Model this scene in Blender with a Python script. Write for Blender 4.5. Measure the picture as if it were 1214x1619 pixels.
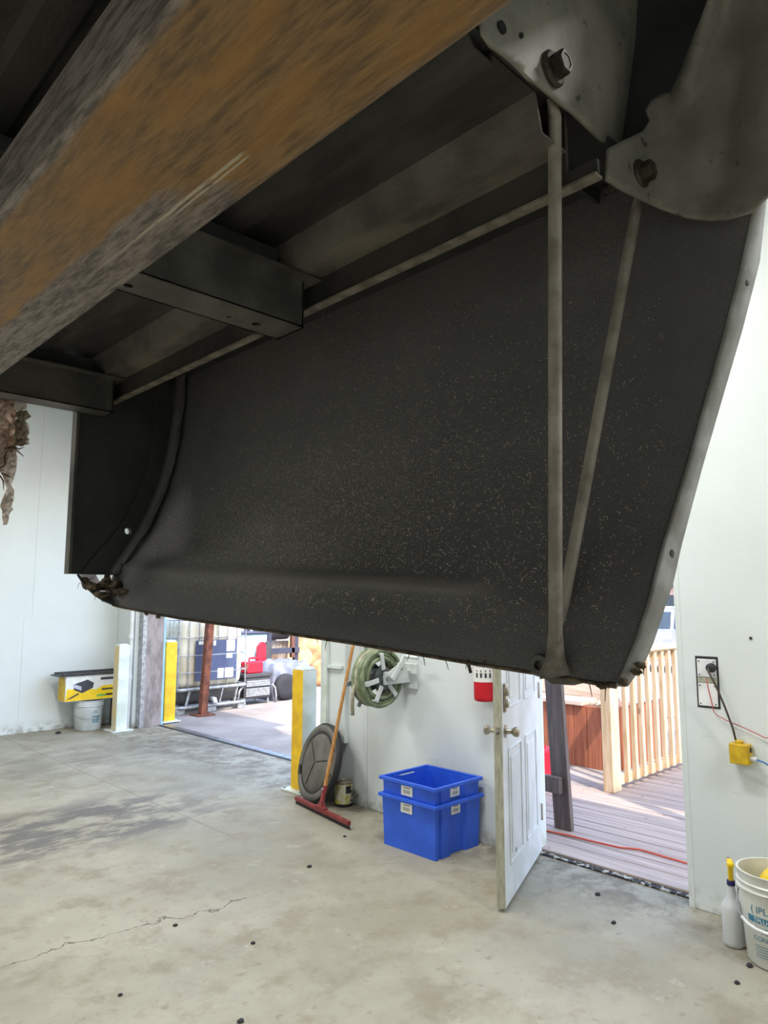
import bpy, bmesh, math, random
from mathutils import Vector, Matrix, geometry, noise
random.seed(7)
R = math.radians
for o in list(bpy.data.objects): bpy.data.objects.remove(o)
scene = bpy.context.scene
col = scene.collection

# ------------------------------------------------------------------ camera
F, H = 1122.0, 1.57                     # focal length in px of the 1214 x 1619 frame, eye height
PITCH, YAW = R(7.16), R(45.87)          # yaw measured from +X (the room's short axis)
cam_d = bpy.data.cameras.new('camera')
cam_d.sensor_fit = 'VERTICAL'; cam_d.sensor_height = 36; cam_d.sensor_width = 27
cam_d.lens = F / 1619 * 36; cam_d.clip_start = .02; cam_d.clip_end = 400
cam = bpy.data.objects.new('camera', cam_d); col.objects.link(cam)
cam.location = (0, 0, H); cam.rotation_euler = (R(90) + PITCH, 0, YAW - R(90))
scene.camera = cam
# ------------------------------------------------------------------ sky, sun, exposure
world = bpy.data.worlds.new('sky'); scene.world = world; world.use_nodes = True
wn = world.node_tree.nodes; wb = wn['Background']
sky = wn.new('ShaderNodeTexSky'); sky.sky_type = 'NISHITA'; sky.sun_disc = False
sky.sun_elevation = R(52); sky.sun_rotation = R(200); sky.altitude = 200; sky.air_density = 1.2; sky.dust_density = 2.0
world.node_tree.links.new(sky.outputs[0], wb.inputs[0]); wb.inputs[1].default_value = .9
SUN_TO = Vector((-.28, -.70, 1.0)).normalized()      # direction towards the sun
sd = bpy.data.lights.new('sun', 'SUN'); sd.energy = 6.5; sd.angle = R(.8); sd.color = (1, .90, .76)
so = bpy.data.objects.new('sun', sd); col.objects.link(so)
so.rotation_euler = SUN_TO.to_track_quat('Z', 'Y').to_euler(); so.location = (0, 0, 12)
vs = scene.view_settings
vs.view_transform = 'Standard'; vs.look = 'None'; vs.gamma = 1; vs.use_curve_mapping = False; vs.exposure = 0.0
LAMP_W = 98

# ------------------------------------------------------------------ pixel helpers (direction only; depth comes from a plane)
cp, sp = math.cos(PITCH), math.sin(PITCH)
FW = Vector((math.cos(YAW)*cp, math.sin(YAW)*cp, sp)); RT = Vector((math.sin(YAW), -math.cos(YAW), 0))
UP = Vector((-math.cos(YAW)*sp, -math.sin(YAW)*sp, cp)); EYE = Vector((0, 0, H))
def ray(px, py): return FW + RT*((px-607)/F) + UP*((809.5-py)/F)
def on(px, py, ax, val):
    d = ray(px, py); return EYE + d*((val-EYE[ax])/d[ax])
def proj(p):
    d = Vector(p)-EYE; w = d.dot(FW)
    return 607+F*d.dot(RT)/w, 809.5-F*d.dot(UP)/w
def col_y(px, X, z=0):                  # Y on the line X, z that shows in pixel column px
    lo, hi = -.5*X, 6*X
    for _ in range(60):
        m = (lo+hi)/2
        if proj((X, m, z))[0] > px: lo = m
        else: hi = m
    return (lo+hi)/2
def lerp_table(t, x):
    if x <= t[0][0]: return t[0][1]
    for (a, b), (c, d) in zip(t, t[1:]):
        if x <= c: return b+(d-b)*(x-a)/(c-a)
    return t[-1][1]

# ------------------------------------------------------------------ materials
def lin(c):
    return tuple((v/255/12.92 if v/255 <= .04045 else ((v/255+.055)/1.055)**2.4) for v in c[:3]) + (1,)
class NT:
    def __init__(s, name):
        s.m = bpy.data.materials.new(name); s.m.use_nodes = True
        s.t = s.m.node_tree; s.n = s.t.nodes; s.b = s.n['Principled BSDF']
        s.tc = s.n.new('ShaderNodeTexCoord'); s.P = s.tc.outputs['Object']
    def inp(s, sock, v):
        if hasattr(v, 'links'): s.t.links.new(v, sock)
        else: sock.default_value = v
    def map(s, scale=(1, 1, 1), loc=(0, 0, 0), rot=(0, 0, 0)):
        n = s.n.new('ShaderNodeMapping'); s.inp(n.inputs[0], s.P)
        n.inputs['Scale'].default_value = scale; n.inputs['Location'].default_value = loc; n.inputs['Rotation'].default_value = rot
        return n.outputs[0]
    def noise(s, scale, detail=4, vec=None, rough=.55, dist=0):
        n = s.n.new('ShaderNodeTexNoise'); s.inp(n.inputs['Vector'], vec or s.P)
        n.inputs['Scale'].default_value = scale; n.inputs['Detail'].default_value = detail
        n.inputs['Roughness'].default_value = rough; n.inputs['Distortion'].default_value = dist
        return n.outputs['Fac']
    def voro(s, scale, vec=None, feat='F1'):
        n = s.n.new('ShaderNodeTexVoronoi'); n.feature = feat; s.inp(n.inputs['Vector'], vec or s.P)
        n.inputs['Scale'].default_value = scale; return n.outputs['Distance']
    def math(s, op, a, b=0.0, c=None):
        n = s.n.new('ShaderNodeMath'); n.operation = op; s.inp(n.inputs[0], a); s.inp(n.inputs[1], b)
        if c is not None: s.inp(n.inputs[2], c)
        return n.outputs[0]
    def step(s, v, lo, hi):
        n = s.n.new('ShaderNodeMapRange'); n.interpolation_type = 'SMOOTHSTEP'
        s.inp(n.inputs[0], v); s.inp(n.inputs[1], lo); s.inp(n.inputs[2], hi); return n.outputs[0]
    def mix(s, f, a, b):
        n = s.n.new('ShaderNodeMix'); n.data_type = 'RGBA'
        s.inp(n.inputs[0], f); s.inp(n.inputs[6], a); s.inp(n.inputs[7], b); return n.outputs[2]
    def xyz(s, vec=None):
        n = s.n.new('ShaderNodeSeparateXYZ'); s.inp(n.inputs[0], vec or s.P); return n.outputs
    def bump(s, h, strength=.3, dist=.01):
        n = s.n.new('ShaderNodeBump'); n.inputs['Strength'].default_value = strength; n.inputs['Distance'].default_value = dist
        s.inp(n.inputs['Height'], h); s.t.links.new(n.outputs[0], s.b.inputs['Normal'])
    def out(s, color, rough=.6, metal=0.0):
        s.inp(s.b.inputs['Base Color'], color); s.inp(s.b.inputs['Roughness'], rough); s.inp(s.b.inputs['Metallic'], metal); return s.m
def mat(name, c, rough=.6, metal=0.0, c2=None, scale=6, lo=.35, hi=.65, bump=0, bscale=60, stretch=(1, 1, 1)):
    k = NT(name); v = k.map(stretch)
    c1 = lin(c); cc = lin(c2) if c2 else tuple(x*.82 for x in c1[:3])+(1,)
    f = k.step(k.noise(scale, 5, v), lo, hi)
    if bump: k.bump(k.noise(bscale, 3, v), bump, .004)
    return k.out(k.mix(f, cc, c1), rough, metal)
M = {}
def concrete():
    k = NT('concrete_floor'); x, y, z = k.xyz()
    base = k.mix(k.step(k.noise(.9, 6, rough=.65), .35, .68), lin((138, 134, 119)), lin((160, 156, 141)))
    base = k.mix(k.math('MULTIPLY', k.step(k.noise(3.2, 8, rough=.7), .47, .66), .75), base, lin((128, 119, 101)))
    base = k.mix(k.math('MULTIPLY', k.step(k.noise(14, 6, rough=.75), .56, .70), .6), base, lin((110, 104, 92)))
    base = k.mix(k.math('MULTIPLY', k.step(k.noise(5.5, 7, rough=.7, vec=k.map((1, 1, 1), (7, 3, 0))), .60, .68), .45), base, lin((172, 169, 157)))
    # tyre marks running in through the overhead door (along X), worn to blotches
    band = k.math('MULTIPLY', k.step(y, 4.55, 4.95), k.step(k.math('MULTIPLY', y, -1.0), -6.1, -5.55))
    band = k.math('MULTIPLY', band, k.step(k.math('MULTIPLY', x, -1.0), -3.7, -2.3))
    blot = k.step(k.noise(3.2, 8, k.map((.6, 1.5, 1)), .72), .43, .56)
    base = k.mix(k.math('MULTIPLY', k.math('MULTIPLY', band, blot), .85), base, lin((84, 80, 79)))
    band2 = k.math('MULTIPLY', k.step(y, 6.6, 7.0), k.step(k.math('MULTIPLY', y, -1.0), -8.2, -7.7))
    base = k.mix(k.math('MULTIPLY', k.math('MULTIPLY', band2, blot), .45), base, lin((105, 98, 92)))
    # rusty stain and pale spatter near the door, dirt along the wall foot
    rust = k.step(k.math('ADD', k.math('MULTIPLY', k.noise(3, 5), .8), k.math('POWER', k.math('ADD', k.math('POWER', k.math('SUBTRACT', x, 3.22), 2.0), k.math('POWER', k.math('SUBTRACT', y, 2.42), 2.0)), .5)), .62, .40)
    base = k.mix(k.math('MULTIPLY', rust, .5), base, lin((128, 104, 66)))
    dirt = k.math('MULTIPLY', k.step(x, 3.4, 3.84), k.step(k.noise(6, 7, rough=.7), .42, .6))
    base = k.mix(k.math('MULTIPLY', dirt, .7), base, lin((96, 86, 70)))
    # wandering hairline crack
    wob = k.math('MULTIPLY', k.math('SUBTRACT', k.noise(2.6, 5), .5), .55)
    d = k.math('ABSOLUTE', k.math('SUBTRACT', k.math('ADD', y, wob), k.math('MULTIPLY_ADD', x, -.16, 3.74)))
    crack = k.math('MULTIPLY', k.step(d, .006, .002), k.math('MULTIPLY', k.step(x, .3, .6), k.step(x, 2.5, 2.2)))
    base = k.mix(k.math('MULTIPLY', crack, .8), base, lin((70, 62, 52)))
    joint = k.step(k.math('ABSOLUTE', k.math('SUBTRACT', x, 2.75)), .008, .003)
    joint = k.math('MULTIPLY', joint, k.step(y, 4.2, 4.4))
    base = k.mix(k.math('MULTIPLY', joint, .5), base, lin((90, 84, 78)))
    k.bump(k.math('ADD', k.noise(30, 6, rough=.7), k.math('MULTIPLY', crack, -1.5)), .25, .006)
    return k.out(base, k.math('MULTIPLY_ADD', k.noise(2, 4), .35, .5))
def painted_wall(name, c):
    k = NT(name); x, y, z = k.xyz(); c1 = lin(c)
    base = k.mix(k.step(k.noise(1.3, 5), .3, .7), tuple(v*.94 for v in c1[:3])+(1,), c1)
    scuff = k.math('MULTIPLY', k.step(k.noise(2.4, 8, k.map((1, 1, 4)), .72), .62, .70), k.step(z, 1.7, .3))
    base = k.mix(k.math('MULTIPLY', scuff, .35), base, lin((120, 118, 110)))
    foot = k.math('MULTIPLY', k.step(z, .16, .0), k.step(k.noise(9, 6), .40, .6))
    base = k.mix(k.math('MULTIPLY', foot, .6), base, lin((118, 110, 96)))
    k.bump(k.noise(55, 4), .12, .004)
    return k.out(base, .45)
def undercoat():
    k = NT('black_undercoat')
    peb = k.voro(620); n = k.noise(420, 3); big = k.noise(3, 4)
    sand = k.math('MULTIPLY', k.step(k.noise(520, 2), .56, .68), k.step(k.noise(5.0, 5), .30, .60))
    base = k.mix(k.step(big, .3, .7), lin((92, 92, 94)), lin((107, 106, 107)))
    base = k.mix(k.math('MULTIPLY', sand, .75), base, lin((150, 142, 126)))
    x, y, z = k.xyz()                      # road dust: thickest low on the far half and along the pressed bead
    q = k.math('ADD', k.math('POWER', k.math('DIVIDE', k.math('SUBTRACT', y, 1.0), .34), 2.0), k.math('POWER', k.math('DIVIDE', k.math('SUBTRACT', z, .13), .15), 2.0))
    dust = k.math('MULTIPLY', k.step(q, 1.6, .1), k.step(k.noise(260, 3, rough=.7), .40, .62))
    bl = k.step(k.math('ABSOLUTE', k.math('SUBTRACT', z, k.math('MULTIPLY_ADD', y, .06, -.0165))), .014, .004)
    bl = k.math('MULTIPLY', bl, k.math('MULTIPLY', k.step(y, .50, .54), k.step(y, 1.45, 1.0)))
    dust = k.math('MAXIMUM', k.math('MULTIPLY', dust, .55), k.math('MULTIPLY', bl, .35))
    base = k.mix(dust, base, lin((160, 154, 144)))
    k.bump(k.math('ADD', k.math('MULTIPLY', peb, -1.0), n), .6, .002)
    return k.out(base, .75)
def beam_mat():
    k = NT('rusty_beam'); x, y, z = k.xyz()
    gv = k.map((190, 26.0, 190)); g = k.noise(1.0, 8, gv, .7)
    br = k.mix(k.step(g, .32, .66), lin((98, 78, 54)), lin((152, 120, 78)))
    br = k.mix(k.step(k.noise(7, 5, k.map((2.5, .7, 2.5))), .42, .66), br, lin((160, 118, 60)))
    br = k.mix(k.math('MULTIPLY', k.step(k.noise(1, 5, k.map((22, 2.0, 22), (3, 0, 0))), .56, .68), .8), br, lin((92, 72, 56)))
    gy = k.mix(k.step(g, .36, .62), lin((84, 76, 72)), lin((146, 136, 128)))
    # worn grey area: far stretch of the right half, plus the left flank
    n1 = k.math('SUBTRACT', k.noise(16, 5, k.map((1, .6, 1))), .5)
    e = k.math('MULTIPLY', k.step(k.math('MULTIPLY_ADD', n1, .03, x), .244, .254), k.step(k.math('MULTIPLY_ADD', n1, .25, y), .50, .54))
    gm = k.math('MAXIMUM', e, k.step(x, .178, .169))
    gm = k.math('MAXIMUM', gm, k.math('MULTIPLY', k.step(x, .296, .310), .5))
    base = k.mix(gm, br, gy)
    xw = k.math('MULTIPLY_ADD', k.math('SUBTRACT', k.noise(14, 3), .5), .004, x)
    l1 = k.step(k.math('ABSOLUTE', k.math('SUBTRACT', xw, .2735)), .0022, .0008); l2 = k.step(k.math('ABSOLUTE', k.math('SUBTRACT', xw, .2785)), .0014, .0005)
    l2 = k.math('MULTIPLY', l2, k.step(y, .60, .52)); s1 = k.math('MULTIPLY', k.math('MAXIMUM', l1, l2), k.math('MULTIPLY', k.step(y, .432, .445), k.step(y, .80, .50)))
    s2 = k.step(k.noise(1, 3, k.map((190, 4.2, 60), (11, 0, 0))), .70, .74)
    s2 = k.math('MULTIPLY', s2, k.step(x, .19, .21))
    s3 = k.step(k.noise(1, 3, k.map((120, 9, 60), (31, 5, 0))), .735, .76)
    sc = k.math('MAXIMUM', k.math('MULTIPLY', s1, k.step(k.noise(1, 4, k.map((400, 60, 400))), .30, .45)), k.math('MAXIMUM', k.math('MULTIPLY', s2, .7), k.math('MULTIPLY', s3, .5)))
    base = k.mix(sc, base, lin((190, 180, 160)))
    k.bump(k.noise(1, 8, k.map((220, 22, 220)), .7), .5, .004)
    return k.out(base, .55)
def zinc(name, c, c2, dark):
    k = NT(name)
    base = k.mix(k.step(k.noise(9, 6, rough=.65), .35, .65), lin(c), lin(c2))
    base = k.mix(k.math('MULTIPLY', k.step(k.noise(46, 4, rough=.7), .63, .70), .85), base, lin(dark))
    k.bump(k.noise(120, 4), .25, .002)
    return k.out(base, .62, .1)
def ply(name, c, c2, sx=(40, 2, 40), rough=.7):        # wood with grain
    k = NT(name); g = k.noise(1, 6, k.map(sx), .65, .4)
    base = k.mix(k.step(g, .32, .68), lin(c2), lin(c))
    base = k.mix(k.math('MULTIPLY', k.step(k.voro(5, k.map((1, 1, .5))), .10, .05), .6), base, lin(tuple(v*.5 for v in c2)))
    k.bump(g, .25, .003); return k.out(base, rough)
M['floor'] = concrete()
M['wall'] = painted_wall('white_wall_paint', (214, 221, 221))
M['ceil'] = mat('ceiling_paint', (220, 220, 214), .7)
M['coat'] = undercoat()
M['beam'] = beam_mat()
M['zinc'] = zinc('dull_zinc', (128, 127, 120), (156, 154, 144), (64, 60, 54))
M['zincd'] = zinc('soiled_zinc', (120, 119, 112), (146, 144, 134), (60, 55, 50))
M['rod'] = mat('grimy_rod_paint', (168, 161, 152), .6, .05, (132, 125, 116), 22, bump=.3, bscale=150)
M['foot'] = mat('grimy_foot_paint', (140, 133, 124), .65, .05, (104, 98, 90), 40, bump=.3, bscale=150)
M['black'] = mat('black_paint', (66, 66, 68), .55, 0, (52, 52, 54), 9, bump=.2, bscale=90)
M['sill'] = mat('grimy_black_steel', (104, 102, 96), .6, .1, (74, 73, 70), 14, bump=.25, bscale=110)
M['edge'] = mat('worn_edge_steel', (156, 149, 136), .6, .1, (112, 105, 96), 30)
M['blackfloor'] = mat('shade_dark_bed_steel', (70, 68, 65), .7, 0, (44, 43, 42), 7, bump=.25, bscale=90, stretch=(3, 1, 1))  # darker bed colour with the shade beside the beam painted in
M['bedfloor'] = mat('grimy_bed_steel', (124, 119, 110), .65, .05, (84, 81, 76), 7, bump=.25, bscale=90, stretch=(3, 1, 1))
M['bolt'] = mat('dark_bolt_steel', (84, 76, 66), .5, .4, (52, 46, 40), 60, bump=.25, bscale=220)
M['flange'] = mat('pale_grey_flange_paint', (168, 170, 168), .5, .05, (134, 133, 128), 18, bump=.1)
M['soil'] = mat('clumped_soil', (112, 98, 78), .95, 0, (64, 55, 45), 60, bump=.8, bscale=150)
M['lint'] = mat('pale_lint', (196, 190, 174), .9, 0, (150, 143, 128), 60)
M['twig'] = mat('dry_rootlet', (92, 62, 44), .9, 0, (58, 38, 28), 40)
M['blue'] = mat('blue_plastic', (46, 98, 222), .42, 0, (40, 88, 206), 5, bump=.05)
M['white'] = mat('white_plastic', (228, 230, 230), .45, 0, (210, 212, 212), 6)
M['door'] = mat('white_door_paint', (222, 226, 230), .4, 0, (206, 210, 212), 5)
M['doorstain'] = mat('dark_scuff', (110, 102, 92), .7, 0, (70, 62, 54), 30)
M['doorwood'] = mat('door_edge_wood', (176, 176, 160), .6, 0, (150, 150, 132), 12, stretch=(6, 6, 1))
M['chrome'] = mat('satin_chrome', (196, 190, 178), .28, .9, (150, 140, 124), 8)
M['red'] = mat('red_enamel', (206, 14, 36), .35, 0, (186, 8, 28), 5)
M['redplastic'] = mat('red_fuel_plastic', (214, 22, 52), .4, 0, (190, 14, 40), 6)
M['redmetal'] = mat('red_squeegee_metal', (136, 48, 48), .55, 0, (104, 38, 40), 30)
M['rubber'] = mat('dark_rubber', (42, 34, 34), .7)
M['handle'] = ply('varnished_handle', (196, 146, 84), (160, 108, 54), (60, 60, 4), .4)
M['yellow'] = mat('yellow_bollard_paint', (238, 196, 30), .5, 0, (214, 170, 26), 7, bump=.1)
M['yellowb'] = mat('bright_yellow_plastic', (240, 206, 20), .35, 0, (224, 186, 16), 5)
M['yellowbox'] = mat('outlet_yellow', (222, 186, 34), .45, 0, (190, 154, 30), 14)
M['bolwhite'] = mat('bollard_whitewash', (214, 222, 220), .55, 0, (190, 200, 188), 5)
M['boltan'] = mat('faded_yellow_paint', (214, 190, 130), .6, 0, (202, 196, 170), 4)
M['lid'] = mat('dusty_black_plastic', (106, 104, 96), .7, 0, (84, 82, 76), 6, bump=.2)
M['lidd'] = mat('black_rim_plastic', (40, 40, 40), .6)
M['can'] = mat('paint_can_label', (206, 204, 176), .5, 0, (182, 176, 60), 16, .42, .5)
M['cantop'] = mat('can_lid_metal', (160, 154, 136), .5, .5, (120, 112, 98), 30)
M['hose'] = mat('green_garden_hose', (136, 148, 118), .5, 0, (100, 114, 84), 20)
M['hosew'] = mat('pale_garden_hose', (178, 176, 152), .5, 0, (140, 138, 112), 20)
M['reel'] = mat('reel_white_steel', (214, 220, 218), .45, .1, (190, 198, 196), 10)
M['hub'] = mat('reel_grey_hub', (96, 102, 104), .5, .3, (70, 76, 78), 20)
M['galv'] = mat('galvanised_steel', (176, 178, 180), .4, .5, (140, 142, 146), 20)
M['pillar'] = mat('grey_steel_column', (150, 140, 138), .6, .05, (118, 108, 106), 5, stretch=(3, 3, 1))
M['paleblue'] = mat('pale_blue_trim', (150, 196, 226), .5)
M['rustpost'] = mat('rusted_steel', (128, 74, 54), .8, .05, (88, 50, 38), 12, bump=.4, bscale=80)
M['tank'] = mat('milky_tank_plastic', (214, 208, 190), .4, 0, (186, 176, 152), 2)
M['tankrust'] = mat('stained_tank_base', (70, 66, 66), .6)
M['plate'] = mat('slate_label_plate', (72, 82, 116), .5, 0, (62, 72, 104), 3)
M['paper'] = mat('white_sticker_paper', (232, 232, 228), .6, 0, (214, 214, 208), 40)
M['ink'] = mat('black_ink', (40, 40, 44), .6)
M['teal'] = mat('teal_ink', (46, 110, 136), .6, 0, (60, 124, 148), 60)
M['navy'] = mat('navy_plastic', (38, 34, 100), .45)
M['pail'] = mat('white_pail_plastic', (216, 218, 212), .4, 0, (198, 200, 192), 8)
M['pailgrime'] = mat('translucent_grey_pail', (196, 202, 204), .45, 0, (176, 184, 186), 6)
M['bottle'] = mat('frosted_bottle_plastic', (206, 208, 210), .35, 0, (196, 199, 202), 6)
M['deckw'] = ply('weathered_deck_wood', (176, 160, 152), (146, 130, 122), (26, 1.2, 26))
M['railw'] = ply('new_pine_rail', (214, 192, 164), (186, 158, 124), (26, 26, 3))
M['cedar'] = ply('red_cedar_boards', (172, 104, 76), (136, 76, 54), (40, 40, 2))
M['postw'] = ply('weathered_dark_timber', (118, 104, 100), (84, 70, 66), (34, 34, 2))
M['capw'] = ply('sunbleached_timber', (214, 196, 182), (184, 160, 144), (26, 2, 26))
M['orange'] = mat('orange_cord', (204, 76, 46), .5)
M['yard'] = mat('yard_concrete', (158, 150, 146), .85, 0, (132, 124, 120), 1.2, bump=.3, bscale=30)
M['sillworn'] = mat('worn_threshold_paint', (176, 174, 164), .7, 0, (40, 37, 34), 34, .50, .60)
M['metalstrip'] = mat('door_track_strip', (150, 152, 156), .35, .6, (110, 110, 114), 12)
M['stone'] = mat('pale_stone', (206, 196, 184), .85, 0, (172, 158, 144), 4, bump=.5, bscale=18)
M['stonewarm'] = mat('tan_boulder', (202, 162, 116), .85, 0, (150, 108, 76), 3, bump=.6, bscale=10)
M['tarp'] = mat('grey_cover_cloth', (130, 134, 150), .6, 0, (96, 100, 116), 6, bump=.4, bscale=12)
M['tyre'] = mat('tyre_rubber', (44, 44, 50), .8)
M['greybox'] = mat('charcoal_case', (70, 68, 72), .6)
M['palecan'] = mat('pale_blue_tote', (178, 212, 232), .5)
M['rackpaint'] = mat('dark_rack_paint', (58, 58, 76), .6)
M['brownpost'] = mat('brown_rack_post', (110, 70, 58), .7)
M['slab'] = mat('leaning_slab', (172, 164, 158), .8, 0, (120, 100, 86), 5)
M['cord'] = mat('brown_cord', (74, 62, 56), .6)
M['redwire'] = mat('red_wire', (190, 70, 70), .5)
M['bluecord'] = mat('blue_cord', (50, 110, 180), .5)
M['glass'] = mat('car_glass', (60, 70, 80), .15)
M['carsilver'] = mat('silver_car_paint', (176, 176, 196), .35, .3)
M['carwhite'] = mat('white_car_paint', (230, 230, 228), .35)
M['leaf'] = mat('hedge_leaf', (86, 116, 92), .8, 0, (52, 78, 56), 3, bump=.8, bscale=8)
M['siding'] = mat('pink_siding', (214, 176, 168), .8)
M['foam'] = mat('soiled_pink_batting', (236, 222, 214), .95, 0, (196, 172, 150), 40, bump=.4, bscale=90)
M['flap'] = mat('soiled_grey_scrap', (184, 172, 160), .9, 0, (140, 130, 110), 40, bump=.5, bscale=120)
M['film'] = mat('torn_white_film', (228, 222, 218), .6, 0, (200, 190, 180), 30, bump=.2, bscale=120)
for nm in ('foam', 'film', 'flap'):
    t = M[nm].node_tree; tr = t.nodes.new('ShaderNodeBsdfTranslucent'); mx = t.nodes.new('ShaderNodeMixShader'); bs = t.nodes['Principled BSDF']
    t.links.new(bs.inputs['Base Color'].links[0].from_socket, tr.inputs[0]); mx.inputs[0].default_value = .5
    t.links.new(bs.outputs[0], mx.inputs[1]); t.links.new(tr.outputs[0], mx.inputs[2]); t.links.new(mx.outputs[0], t.nodes['Material Output'].inputs[0])
M['greenink'] = mat('green_print', (110, 170, 80), .6)
M['whiteprint'] = mat('white_print', (226, 228, 226), .6)
M['dustprint'] = mat('dark_print_block', (56, 56, 66), .6)
M['greyprint'] = mat('pale_grey_print', (186, 188, 206), .6)
def emit(name, c, s):
    k = NT(name); k.b.inputs['Emission Color'].default_value = lin(c); k.b.inputs['Emission Strength'].default_value = s
    return k.out(lin(c), .5)
M['tube'] = emit('lamp_tube', (250, 250, 240), 6)
def barcode():
    k = NT('barcode_label'); x, y, z = k.xyz(k.tc.outputs['Generated'])
    a = k.math('ADD', x, y)
    bars = k.step(k.math('SINE', k.math('MULTIPLY', a, 60.0)), -.1, .1)
    inside = k.math('MULTIPLY', k.math('MULTIPLY', k.step(z, .18, .22), k.step(z, .60, .56)), k.math('MULTIPLY', k.step(a, .2, .24), k.step(a, .84, .8)))
    head = k.math('MULTIPLY', k.math('MULTIPLY', k.step(z, .74, .78), k.step(z, .90, .86)), k.math('MULTIPLY', k.step(a, .2, .24), k.step(a, .8, .76)))
    f = k.math('MAXIMUM', k.math('MULTIPLY', bars, inside), k.math('MULTIPLY', head, .8))
    return k.out(k.mix(f, lin((226, 226, 220)), lin((70, 70, 70))), .6)
M['barcode'] = barcode()

# ------------------------------------------------------------------ mesh builder
OFF = {}
class MB:
    def __init__(s): s.v = []; s.f = []
    def add(s, vs_, fs):
        o = len(s.v); s.v += [Vector(p) for p in vs_]; s.f += [tuple(i+o for i in q) for q in fs]; return s
    def hexa(s, p):
        return s.add(p, [(0, 3, 2, 1), (4, 5, 6, 7), (0, 1, 5, 4), (1, 2, 6, 5), (2, 3, 7, 6), (3, 0, 4, 7)])
    def box(s, x0, x1, y0, y1, z0, z1):
        return s.hexa([(x0, y0, z0), (x1, y0, z0), (x1, y1, z0), (x0, y1, z0), (x0, y0, z1), (x1, y0, z1), (x1, y1, z1), (x0, y1, z1)])
    def obox(s, c, ax, ay, az):           # half-axis vectors
        c, ax, ay, az = Vector(c), Vector(ax), Vector(ay), Vector(az)
        return s.hexa([c-ax-ay-az, c+ax-ay-az, c+ax+ay-az, c-ax+ay-az, c-ax-ay+az, c+ax-ay+az, c+ax+ay+az, c-ax+ay+az])
    def bar(s, p, q, w, h, side=None):    # rectangular bar from p to q
        p, q = Vector(p), Vector(q); d = (q-p)
        u = Vector(side) if side else (Vector((0, 0, 1)) if abs(d.normalized().z) < .9 else Vector((1, 0, 0)))
        a = d.cross(u).normalized(); b = a.cross(d).normalized()
        return s.obox((p+q)/2, d/2, a*w/2, b*h/2)
    def tube(s, pts, r, n=10, cap=True, rb=None, side=None):
        pts = [Vector(p) for p in pts]; N = len(pts); o = len(s.v); prev = None
        for i, p in enumerate(pts):
            t = (pts[min(i+1, N-1)]-pts[max(i-1, 0)]).normalized()
            if prev is None:
                a = Vector(side) if side else (Vector((0, 0, 1)) if abs(t.z) < .9 else Vector((1, 0, 0)))
            else: a = prev
            a = (a-t*a.dot(t)).normalized(); prev = a; b = t.cross(a)
            rr = r[i] if isinstance(r, (list, tuple)) else r
            r2 = rb[i] if isinstance(rb, (list, tuple)) else (rb if rb else rr)
            for k in range(n):
                g = 2*math.pi*k/n; s.v.append(p+a*(math.cos(g)*rr)+b*(math.sin(g)*r2))
        for i in range(N-1):
            for k in range(n):
                s.f.append((o+i*n+k, o+i*n+(k+1) % n, o+(i+1)*n+(k+1) % n, o+(i+1)*n+k))
        if cap:
            s.f.append(tuple(o+k for k in range(n))[::-1]); s.f.append(tuple(o+(N-1)*n+k for k in range(n)))
        return s
    def lathe(s, c, prof, n=24, axis=(0, 0, 1), a0=0, a1=None, ref=None):
        c = Vector(c); ax = Vector(axis).normalized()
        u = Vector(ref) if ref else (Vector((1, 0, 0)) if abs(ax.x) < .9 else Vector((0, 1, 0)))
        u = (u-ax*u.dot(ax)).normalized(); w = ax.cross(u); o = len(s.v)
        full = a1 is None; m = n if full else n+1
        for r, z in prof:
            for k in range(m):
                g = 2*math.pi*k/n if full else a0+(a1-a0)*k/n
                s.v.append(c+ax*z+u*(math.cos(g)*r)+w*(math.sin(g)*r))
        for i in range(len(prof)-1):
            for k in range(n):
                k2 = (k+1) % n if full else k+1
                s.f.append((o+i*m+k, o+i*m+k2, o+(i+1)*m+k2, o+(i+1)*m+k))
        if full:
            if prof[0][0] > 1e-5: s.f.append(tuple(o+k for k in range(n))[::-1])
            if prof[-1][0] > 1e-5: s.f.append(tuple(o+(len(prof)-1)*m+k for k in range(n)))
        return s
    def grid(s, rows):
        o = len(s.v); m = len(rows[0])
        for r in rows: s.v += [Vector(p) for p in r]
        for i in range(len(rows)-1):
            for k in range(m-1): s.f.append((o+i*m+k, o+i*m+k+1, o+(i+1)*m+k+1, o+(i+1)*m+k))
        return s
    def sheet(s, outer, holes, fn):       # 2D outline with holes, mapped by fn(x, y)
        loops = [[Vector((a, b, 0)) for a, b in l] for l in [outer]+holes]
        flat = [p for l in loops for p in l]
        return s.add([fn(p.x, p.y) for p in flat], [tuple(t) for t in geometry.tessellate_polygon(loops)])
    def plate(s, outer, holes, fn, thick):  # sheet with thickness along vector thick
        t = Vector(thick); n0 = len(s.v); s.sheet(outer, holes, fn); f0 = [q for q in s.f if min(q) >= n0]
        m = len(s.v)-n0; s.v += [s.v[n0+i]+t for i in range(m)]; s.f += [tuple(i+m for i in q)[::-1] for q in f0]
        k = n0
        for l in [outer]+holes:
            for i in range(len(l)):
                j = (i+1) % len(l); s.f.append((k+i, k+j, k+j+m, k+i+m))
            k += len(l)
        return s
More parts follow.
